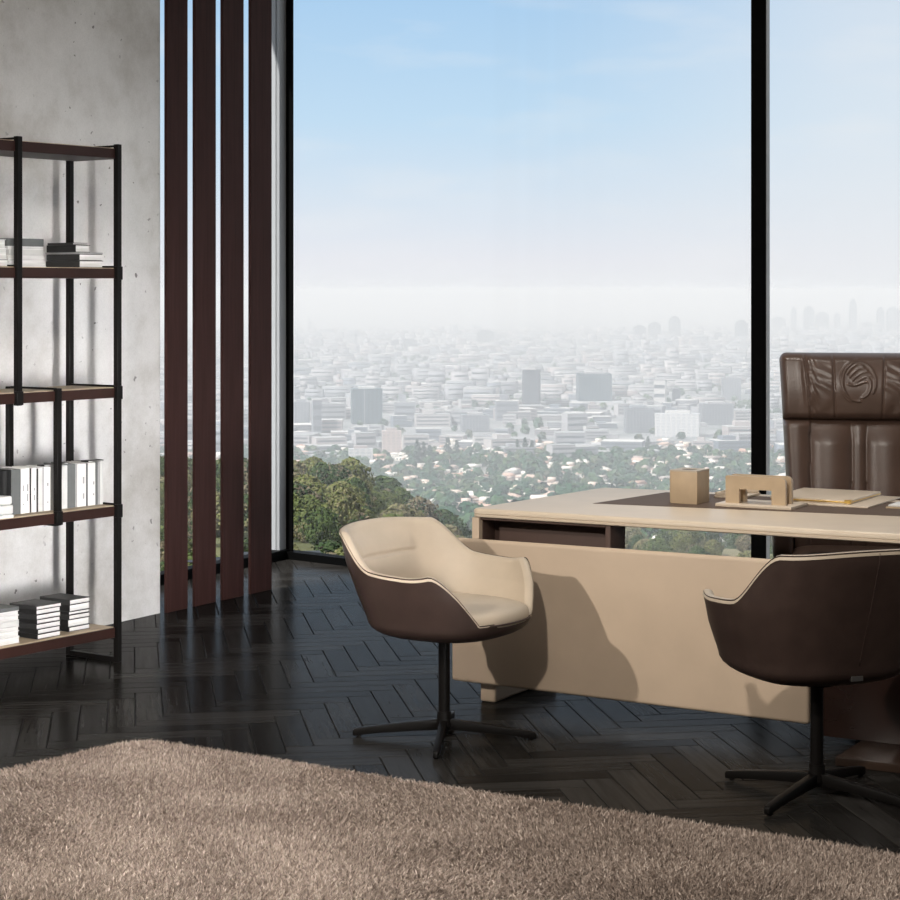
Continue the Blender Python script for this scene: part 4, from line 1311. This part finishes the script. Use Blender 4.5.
tower('office_block', 476, 432, 27, 17, M['fac_grey'], 'low grey office block left of the foot of the slender dark tower', rz=0.1)
tower('white_slab_building', 677, 437, 44, 23, M['fac_white'], 'big white slab building left of the black mullion', rz=-0.15, depth=0.4)
tower('grey_slab_building', 640, 433, 28, 25, M['fac_grey'], 'pale grey slab building beside the big white slab', rz=0.1, depth=0.5)
tower('grey_slab_building', 718, 425, 32, 21, M['fac_grey'], 'wide grey slab building just left of the black mullion', rz=0.1, depth=0.5)
tower('pink_building', 392, 457, 19, 26, M['fac_pink'], 'pinkish apartment block below the blue-grey tower', rz=0.1, depth=0.6)
tower('white_apartment_building', 361, 465, 24, 16, M['fac_white'], 'white apartment building with rows of windows above the hillside trees', rz=0.1, depth=0.6)
tower('grey_slab_building', 732, 400, 18, 22, M['fac_grey'], 'hazy narrow grey block far off beside the black mullion', rz=0.0)
tower('small_tower', 676.5, 401, 8, 12, M['fac_dark'], 'small dark grey block beyond the big white slab', rz=0.0)
# far skyline in the haze
sky = [(486, 345, 17, 15), (404, 350, 26, 11), (352, 350, 8, 7), (640, 342, 12, 17), (655, 340, 12, 18), (675, 340, 11, 24), (719, 342, 8, 10), (742, 342, 12, 22), (779, 332, 13, 15), (794, 331, 5, 24), (809.5, 332, 10, 26), (823, 332, 12, 20), (837.5, 331, 6, 18), (853.5, 332, 7, 33), (868, 332, 9, 10), (881, 333, 7, 26), (894, 333, 12, 26)]
names = ['far hazy block standing alone, up left of the slender dark tower', 'long low hazy block far over the blue-grey tower', 'small hazy block far off near the window corner', 'stepped hazy block, left of three far blocks before the mullion', 'hazy block, middle of three far blocks before the mullion', 'tall hazy tower, right of three far blocks before the mullion', 'short hazy block far off left of the mullion', 'hazy tower directly beside the left edge of the mullion', 'low hazy block right beside the mullion in the right pane', 'thin hazy spire, leftmost spire of the far skyline in the right pane', 'broad hazy tower beside the thin left spire of the far skyline', 'stepped hazy tower left of the skyline centre', 'narrow hazy tower left of the tallest skyline tower', 'tallest hazy tower of the far skyline over the executive chair', 'low hazy block right of the tallest skyline tower', 'slim hazy tower, second from the right edge of the skyline', 'broad hazy tower at the right edge of the skyline']
for (px, pb_, wp, hp), lab in zip(sky, names):
    d = FPX*(H-PLAIN)/(pb_-HY)
    w = wp/FPX*d; h = hp/FPX*d; x = (px-450)/FPX*d
    bm = BM(); add_box(bm, -w/2, w/2, 0, w*0.8, 0, h*0.86); add_box(bm, -w*0.36, w*0.36, w*0.1, w*0.7, h*0.86, h*0.94); add_box(bm, -w*0.2, w*0.2, w*0.2, w*0.5, h*0.94, h)
    o = obj('skyline_tower', bm, M['fac_far'], None, None, loc=(x, d, PLAIN)); tag(o, lab, 'building', 'towers of the far skyline')

# houses and city blocks
def house_mesh(seed):
    r_ = random.Random(seed)
    bm = BM()
    w, dd, h = 1.0, 0.62, 0.26
    add_box(bm, -w/2, w/2, -dd/2, dd/2, -0.1, h, mat=0)
    ov = 0.05; rh = 0.16
    if seed % 3 == 2:
        add_box(bm, -w/2-0.02, w/2+0.02, -dd/2-0.02, dd/2+0.02, h, h+0.03, mat=1)
        add_box(bm, -w*0.3, w*0.1, -dd*0.3, dd*0.3, h+0.03, h+0.22, mat=0)
    else:
        e = 0.16 if seed % 3 == 0 else 0.48
        a = [bm.verts.new(p) for p in ((-w/2-ov, -dd/2-ov, h), (w/2+ov, -dd/2-ov, h), (w/2+ov, dd/2+ov, h), (-w/2-ov, dd/2+ov, h))]
        r0 = bm.verts.new((-e-0.05, 0, h+rh)); r1 = bm.verts.new((e+0.05, 0, h+rh))
        for f in ((a[0], a[1], r1, r0), (a[2], a[3], r0, r1), (a[1], a[2], r1), (a[3], a[0], r0), (a[3], a[2], a[1], a[0])):
            bm.faces.new(f).material_index = 1
    for i in range(4):
        x = -0.38+0.25*i
        add_box(bm, x, x+0.11, -dd/2-0.004, -dd/2+0.01, 0.07, 0.18, mat=2)
    me = bpy.data.meshes.new('house'); bm.normal_update(); bm.to_mesh(me); bm.free()
    for m_ in (M['wallh'], M['roofh'], M['window_dark']): me.materials.append(m_)
    a = me.attributes.new('tint', 'FLOAT', 'POINT'); a.data.foreach_set('value', np.zeros(len(me.vertices), dtype=np.float32))
    return me
houses = [house_mesh(i) for i in range(6)]
def block_mesh(seed):
    bm = BM()
    add_box(bm, -0.5, 0.5, -0.35, 0.35, -0.05, 1.0, mat=0)
    add_box(bm, -0.505, 0.505, -0.355, 0.355, 1.0, 1.03, mat=1)
    if seed == 1: add_box(bm, -0.3, 0.05, -0.2, 0.15, 1.03, 1.35, mat=0)
    if seed == 2:
        add_box(bm, 0.5, 0.9, -0.30, 0.3, -0.05, 0.55, mat=0); add_box(bm, 0.5, 0.9, -0.30, 0.3, 0.55, 0.58, mat=1)
    for i in range(3): add_box(bm, -0.46, 0.46, -0.354, -0.34, 0.14+0.3*i, 0.26+0.3*i, mat=2)
    me = bpy.data.meshes.new('city_block'); bm.normal_update(); bm.to_mesh(me); bm.free()
    for m_ in (M['cityw'], M['cityr'], M['window_dark']): me.materials.append(m_)
    a = me.attributes.new('tint', 'FLOAT', 'POINT'); a.data.foreach_set('value', np.zeros(len(me.vertices), dtype=np.float32))
    return me
blocks = [block_mesh(i) for i in range(3)]

def spot(dmin, dmax, kmax=0.30, p=1.0):
    """uniform by area inside the viewed wedge"""
    d = math.sqrt(random.uniform(dmin**2, dmax**2)) if p == 1 else random.uniform(dmin, dmax)
    return random.uniform(-kmax, kmax)*d, d
def visible(X, Y):
    """rough test: falls on the panes and not behind furniture"""
    if X < 292 or X > 783: return False
    if 751 < X < 769: return False
    if X < 455: return Y < 515
    if X < 475: return Y < 500
    if X < 605: return Y < 503-(X-475)*0.12
    if X < 675: return Y < 486
    return Y < 478
cand = []
for i in range(2300):
    x, d = spot(800, 2600, 0.26)
    cand.append((x, d))
cand.sort(key=lambda c: c[1])
ind_h = 0; rest_h = []
for x, d in cand:
    z = ground_z(x, d); w = random.uniform(9, 20)
    X, Y = seen(x, d, z+5)
    rz = random.choice((0.0, 0.5, -0.4, 1.2))+random.uniform(-0.15, 0.15)
    if ind_h < 130 and visible(X, Y) and d > 900:
        o = bpy.data.objects.new('house', houses[ind_h % 6]); COL.objects.link(o)
        o.location = (x, d, z); o.scale = (w, w, w*random.uniform(0.9, 1.3)); o.rotation_euler = (0, 0, rz)
        tag(o, 'small pale house among the trees of the hazy suburb below', 'house', 'houses in the suburb'); ind_h += 1
    else:
        rest_h.append((x, d, z, w, w, w*1.1, rz))
ccand = []
for i in range(3600):
    x, d = spot(2350, 9500, 0.27, 0 if random.random() < 0.5 else 1)
    ccand.append((x, d))
ccand.sort(key=lambda c: c[1])
ind_c = 0; rest_c = []
for x, d in ccand:
    w = random.uniform(16, 52)*(1+0.00004*d); hgt = random.choice((7, 9, 12, 15, 18, 24))*random.uniform(0.8, 1.3)
    if random.random() < 0.08: hgt *= 1.9; w *= 0.6
    X, Y = seen(x, d, PLAIN+hgt)
    hwp = w*0.62/d*FPX
    if any(X+hwp > c[0] and X-hwp < c[1] and d < c[3]+w and Y < c[2]-3 for c in CLEAR): continue
    if any(X+hwp > c[0] and X-hwp < c[1] and abs(d-c[3]) < 60 for c in CLEAR): continue
    rz = random.choice((0.05, 0.3, -0.25))+random.uniform(-0.05, 0.05)
    if ind_c < 130 and visible(X, Y):
        o = bpy.data.objects.new('city_block', blocks[ind_c % 3]); COL.objects.link(o)
        o.location = (x, d, PLAIN); o.scale = (w, w, hgt); o.rotation_euler = (0, 0, rz)
        tag(o, 'low pale flat-roofed building at the near edge of the hazy city plain', 'building', 'low buildings on the city plain'); ind_c += 1
    else:
        rest_c.append((x, d, PLAIN, w, w, hgt, rz))
def merge(name, protos, items, mats, tintspread=1.0):
    """one mesh of uncountable far copies (numpy concatenation)"""
    Vs = []; Ls = []; Lt = []; Mi = []; Ti = []
    off = 0
    pre = []
    for me in protos:
        co = np.zeros(len(me.vertices)*3, dtype=np.float32); me.vertices.foreach_get('co', co); co = co.reshape(-1, 3)
        li = np.zeros(len(me.loops), dtype=np.int32); me.loops.foreach_get('vertex_index', li)
        lt = np.zeros(len(me.polygons), dtype=np.int32); me.polygons.foreach_get('loop_total', lt)
        mi = np.zeros(len(me.polygons), dtype=np.int32); me.polygons.foreach_get('material_index', mi)
        ti = np.zeros(len(me.vertices), dtype=np.float32); me.attributes['tint'].data.foreach_get('value', ti)
        pre.append((co, li, lt, mi, ti))
    for i, (x, d, z, sx, sy, sz, rz) in enumerate(items):
        co, li, lt, mi, ti = pre[i % len(pre)]
        c, s = math.cos(rz), math.sin(rz)
        P = co*np.array([sx, sy, sz], dtype=np.float32)
        Q = np.stack([P[:, 0]*c-P[:, 1]*s+x, P[:, 0]*s+P[:, 1]*c+d, P[:, 2]+z], 1)
        Vs.append(Q); Ls.append(li+off); Lt.append(lt); Mi.append(mi); Ti.append(ti+random.random())
        off += len(co)
    V = np.concatenate(Vs).astype(np.float32); L = np.concatenate(Ls).astype(np.int32); T = np.concatenate(Lt).astype(np.int32)
    me = bpy.data.meshes.new(name)
    me.vertices.add(len(V)); me.vertices.foreach_set('co', V.ravel())
    me.loops.add(len(L)); me.loops.foreach_set('vertex_index', L)
    me.polygons.add(len(T)); me.polygons.foreach_set('loop_start', np.concatenate([[0], np.cumsum(T)[:-1]]).astype(np.int32))
    for m_ in mats: me.materials.append(m_)
    me.polygons.foreach_set('material_index', np.concatenate(Mi).astype(np.int32))
    me.update(calc_edges=True)
    a = me.attributes.new('tint', 'FLOAT', 'POINT'); a.data.foreach_set('value', np.concatenate(Ti).astype(np.float32))
    o = bpy.data.objects.new(name, me); COL.objects.link(o)
    o['kind'] = 'stuff'
    return o
o = merge('distant_houses', houses, rest_h, [M['wallh'], M['roofh'], M['window_dark']]); tag(o, 'countless small pale houses scattered through the hazy suburb', 'houses')
o = merge('distant_city', blocks, rest_c, [M['cityw'], M['cityr'], M['window_dark']]); tag(o, 'countless low pale buildings of the city fading into the haze', 'buildings')
o = merge('hillside_undergrowth', scrub_m, ug, [M['leafnear'], M['bark']]); tag(o, 'low olive-green scrub carpeting the slope under the window', 'scrub')
# trees of the suburb
tc = []
for i in range(5000):
    if random.random() < 0.75: x, d = spot(950, 2450, 0.27)
    else: x, d = spot(2300, 6200, 0.27)
    tc.append((x, d))
tc.sort(key=lambda c: c[1])
ind_t = 0; rest_t = []
for x, d in tc:
    z = ground_z(x, d); h = random.uniform(6, 13); X, Y = seen(x, d, z+h)
    if ind_t < 190 and visible(X, Y) and (d > 900 or X > 455) and random.random() < 0.35:
        put(random.choice(mid_m), 'tree', x, d, h, random.uniform(0.9, 1.3), 'small round green tree among the houses of the hazy suburb', 'tree', 'trees of the suburb'); ind_t += 1
    else:
        wv = h*random.uniform(0.9, 1.35)
        rest_t.append((x, d, z-0.2, wv, wv, h, random.random()*6))
far_m = [leaf_mesh('far_tree', 46, bushy, 0.22, [M['leaf'], M['bark']], 0.0, s) for s in (21, 22, 23)]
o = merge('distant_trees', far_m, rest_t, [M['leaf'], M['bark']]); tag(o, 'uncounted small green trees filling the hazy suburb', 'trees')
# tall cypresses
cp = [(417, 468, 28), (423.5, 467, 25), (430, 468, 23), (448, 461, 24), (457, 461, 21), (517, 457, 18), (525, 457, 20), (532, 457, 17), (540, 450, 15), (648, 455, 19), (690, 459, 16), (573, 470, 18)]
lbl = ['tall dark cypress, leftmost of the trio above the cream chair', 'dark cypress in the middle of the trio above the cream chair', 'dark cypress, right one of the trio above the cream chair', 'left dark cypress of the pair above the left corner of the desk', 'right dark cypress of the pair above the left corner of the desk', 'left dark cypress of the three above the desk top', 'middle dark cypress of the three above the desk top', 'right dark cypress of the three above the desk top', 'single full dark cypress right of the three above the desk top', 'dark cypress standing left below the big white slab building', 'dark cypress standing above the cube box', 'dark cypress below the broad grey block on the podium']
for (px, py, hp), lab in zip(cp, lbl):
    d = 800.0
    while d < 3200 and seen(0, d, ground_z((px-450)/FPX*d, d))[1] > py: d += 5
    x = (px-450)/FPX*d; gz = ground_z(x, d)
    hgt = hp/FPX*d
    o = bpy.data.objects.new('cypress', random.choice(cyp_m)); COL.objects.link(o)
    o.location = (x, d, gz-0.5); o.scale = (hgt*0.95, hgt*0.95, hgt); o.rotation_euler = (0, 0, random.random()*6)
    tag(o, lab, 'tree', 'dark cypresses in the suburb')

# haze: a real scattering layer over the plain
bm = BM(); add_box(bm, -9000, 9000, 60, 28000, -230, 8)
hz = struct('haze', bm, None if False else M['land'])
hz.data.materials.clear()
hm = bpy.data.materials.new('city_haze'); hm.use_nodes = True
nt = hm.node_tree; nt.nodes.clear()
ou = nd(nt, 'ShaderNodeOutputMaterial'); vs = nd(nt, 'ShaderNodeVolumeScatter')
vs.inputs['Color'].default_value = (0.925, 0.965, 1.0, 1); vs.inputs['Density'].default_value = 0.00026; vs.inputs['Anisotropy'].default_value = 0.0
lk(nt, vs.outputs[0], ou.inputs['Volume'])
hz.data.materials.append(hm)
hz['kind'] = 'stuff'; tag(hz, 'pale bluish haze lying over the city', 'haze')

# ------------------------------------------------------------------ sky and light
wd = bpy.data.worlds.new('sky'); SC.world = wd; wd.use_nodes = True
nt = wd.node_tree; nt.nodes.clear()
ou = nd(nt, 'ShaderNodeOutputWorld'); bg = nd(nt, 'ShaderNodeBackground')
tc_ = nd(nt, 'ShaderNodeTexCoord')
sep = nd(nt, 'ShaderNodeSeparateXYZ'); lk(nt, tc_.outputs['Generated'], sep.inputs[0])
mr = nd(nt, 'ShaderNodeMapRange'); mr.inputs['From Min'].default_value = 0; mr.inputs['From Max'].default_value = 0.5; lk(nt, sep.outputs['Z'], mr.inputs['Value'])
rp = ramp(nt, mr.outputs[0], [(0.0, (0.855, 0.862, 0.896)), (0.03, (0.835, 0.846, 0.905)), (0.09, (0.72, 0.81, 0.915)), (0.17, (0.56, 0.75, 0.93)), (0.29, (0.43, 0.65, 0.90)), (0.40, (0.62, 0.70, 0.82)), (1.0, (0.55, 0.60, 0.70))])
# whiter towards the right
mrx = nd(nt, 'ShaderNodeMapRange'); mrx.inputs['From Min'].default_value = 0.03; mrx.inputs['From Max'].default_value = 0.24; mrx.inputs['To Max'].default_value = 0.62
mrx.interpolation_type = 'SMOOTHSTEP'
lk(nt, sep.outputs['X'], mrx.inputs['Value'])
mx = nd(nt, 'ShaderNodeMix', data_type='RGBA'); lk(nt, mrx.outputs[0], mx.inputs['Factor']); lk(nt, rp.outputs['Color'], mx.inputs[6]); mx.inputs[7].default_value = (0.86, 0.875, 0.905, 1)
# faint clouds
mp = nd(nt, 'ShaderNodeMapping'); mp.inputs['Scale'].default_value = (7, 7, 30); lk(nt, tc_.outputs['Generated'], mp.inputs['Vector'])
nz = nd(nt, 'ShaderNodeTexNoise'); nz.inputs['Scale'].default_value = 1.6; nz.inputs['Detail'].default_value = 6; lk(nt, mp.outputs[0], nz.inputs['Vector'])
cr = ramp(nt, nz.outputs['Fac'], [(0.50, (0, 0, 0)), (0.72, (0.28, 0.28, 0.28))])
mx2 = nd(nt, 'ShaderNodeMix', data_type='RGBA'); lk(nt, cr.outputs['Color'], mx2.inputs['Factor']); lk(nt, mx.outputs[2], mx2.inputs[6]); mx2.inputs[7].default_value = (0.90, 0.905, 0.925, 1)
lk(nt, mx2.outputs[2], bg.inputs['Color']); bg.inputs['Strength'].default_value = 1.0
lk(nt, bg.outputs[0], ou.inputs['Surface'])

sun_d = bpy.data.lights.new('sun', 'SUN'); sun_d.energy = 7.5; sun_d.angle = R(1.5); sun_d.color = (1.0, 0.965, 0.92)
sun = bpy.data.objects.new('sun', sun_d); COL.objects.link(sun)
sv = Vector((-0.55, -0.45, 0.75)).normalized()
sun.rotation_euler = sv.to_track_quat('Z', 'Y').to_euler()

def lamp(name, loc, target, power, size, col=(1, 0.93, 0.84), spread=180):
    ld_ = bpy.data.lights.new(name, 'AREA'); ld_.shape = 'DISK'; ld_.size = size; ld_.energy = power; ld_.color = col; ld_.spread = R(spread)
    o = bpy.data.objects.new(name, ld_); COL.objects.link(o); o.location = loc
    o.rotation_euler = (Vector(loc)-Vector(target)).to_track_quat('Z', 'Y').to_euler()
    return o
lamp('ceiling_lamp', (-0.75, 1.6, 3.5), (0.6, 7.4, 0.5), 165, 0.12)
lamp('wall_lamp', (-3.2, 4.0, 2.5), (0.5, 7.5, 0.4), 19, 0.10, (1, 0.93, 0.84), 70)
ld_ = bpy.data.lights.new('added_wall_light', 'AREA'); ld_.shape = 'RECTANGLE'; ld_.size = 0.40; ld_.size_y = 1.5; ld_.energy = 25; ld_.color = (1, 0.98, 0.97); ld_.spread = R(19.5)  # unseen tall light, added in place of side-window daylight to brighten the concrete wall
o = bpy.data.objects.new('added_wall_light', ld_); COL.objects.link(o); o.location = (1.6, -1.2, 1.1)
o.rotation_euler = (Vector(o.location)-Vector((-1.95, 9.2, 0.75))).to_track_quat('Z', 'Y').to_euler()
lamp('added_desk_light', (1.0, 7.9, 3.66), (1.0, 7.9, 0), 14, 0.6, (1, 0.95, 0.88), 100)  # unseen overhead light, added to brighten the desk top
lamp('room_fill', (0.2, 4.6, 3.66), (0.2, 4.6, 0), 34, 2.4, (1, 0.96, 0.9))  # broad unseen fill, added to soften the shadows in the room
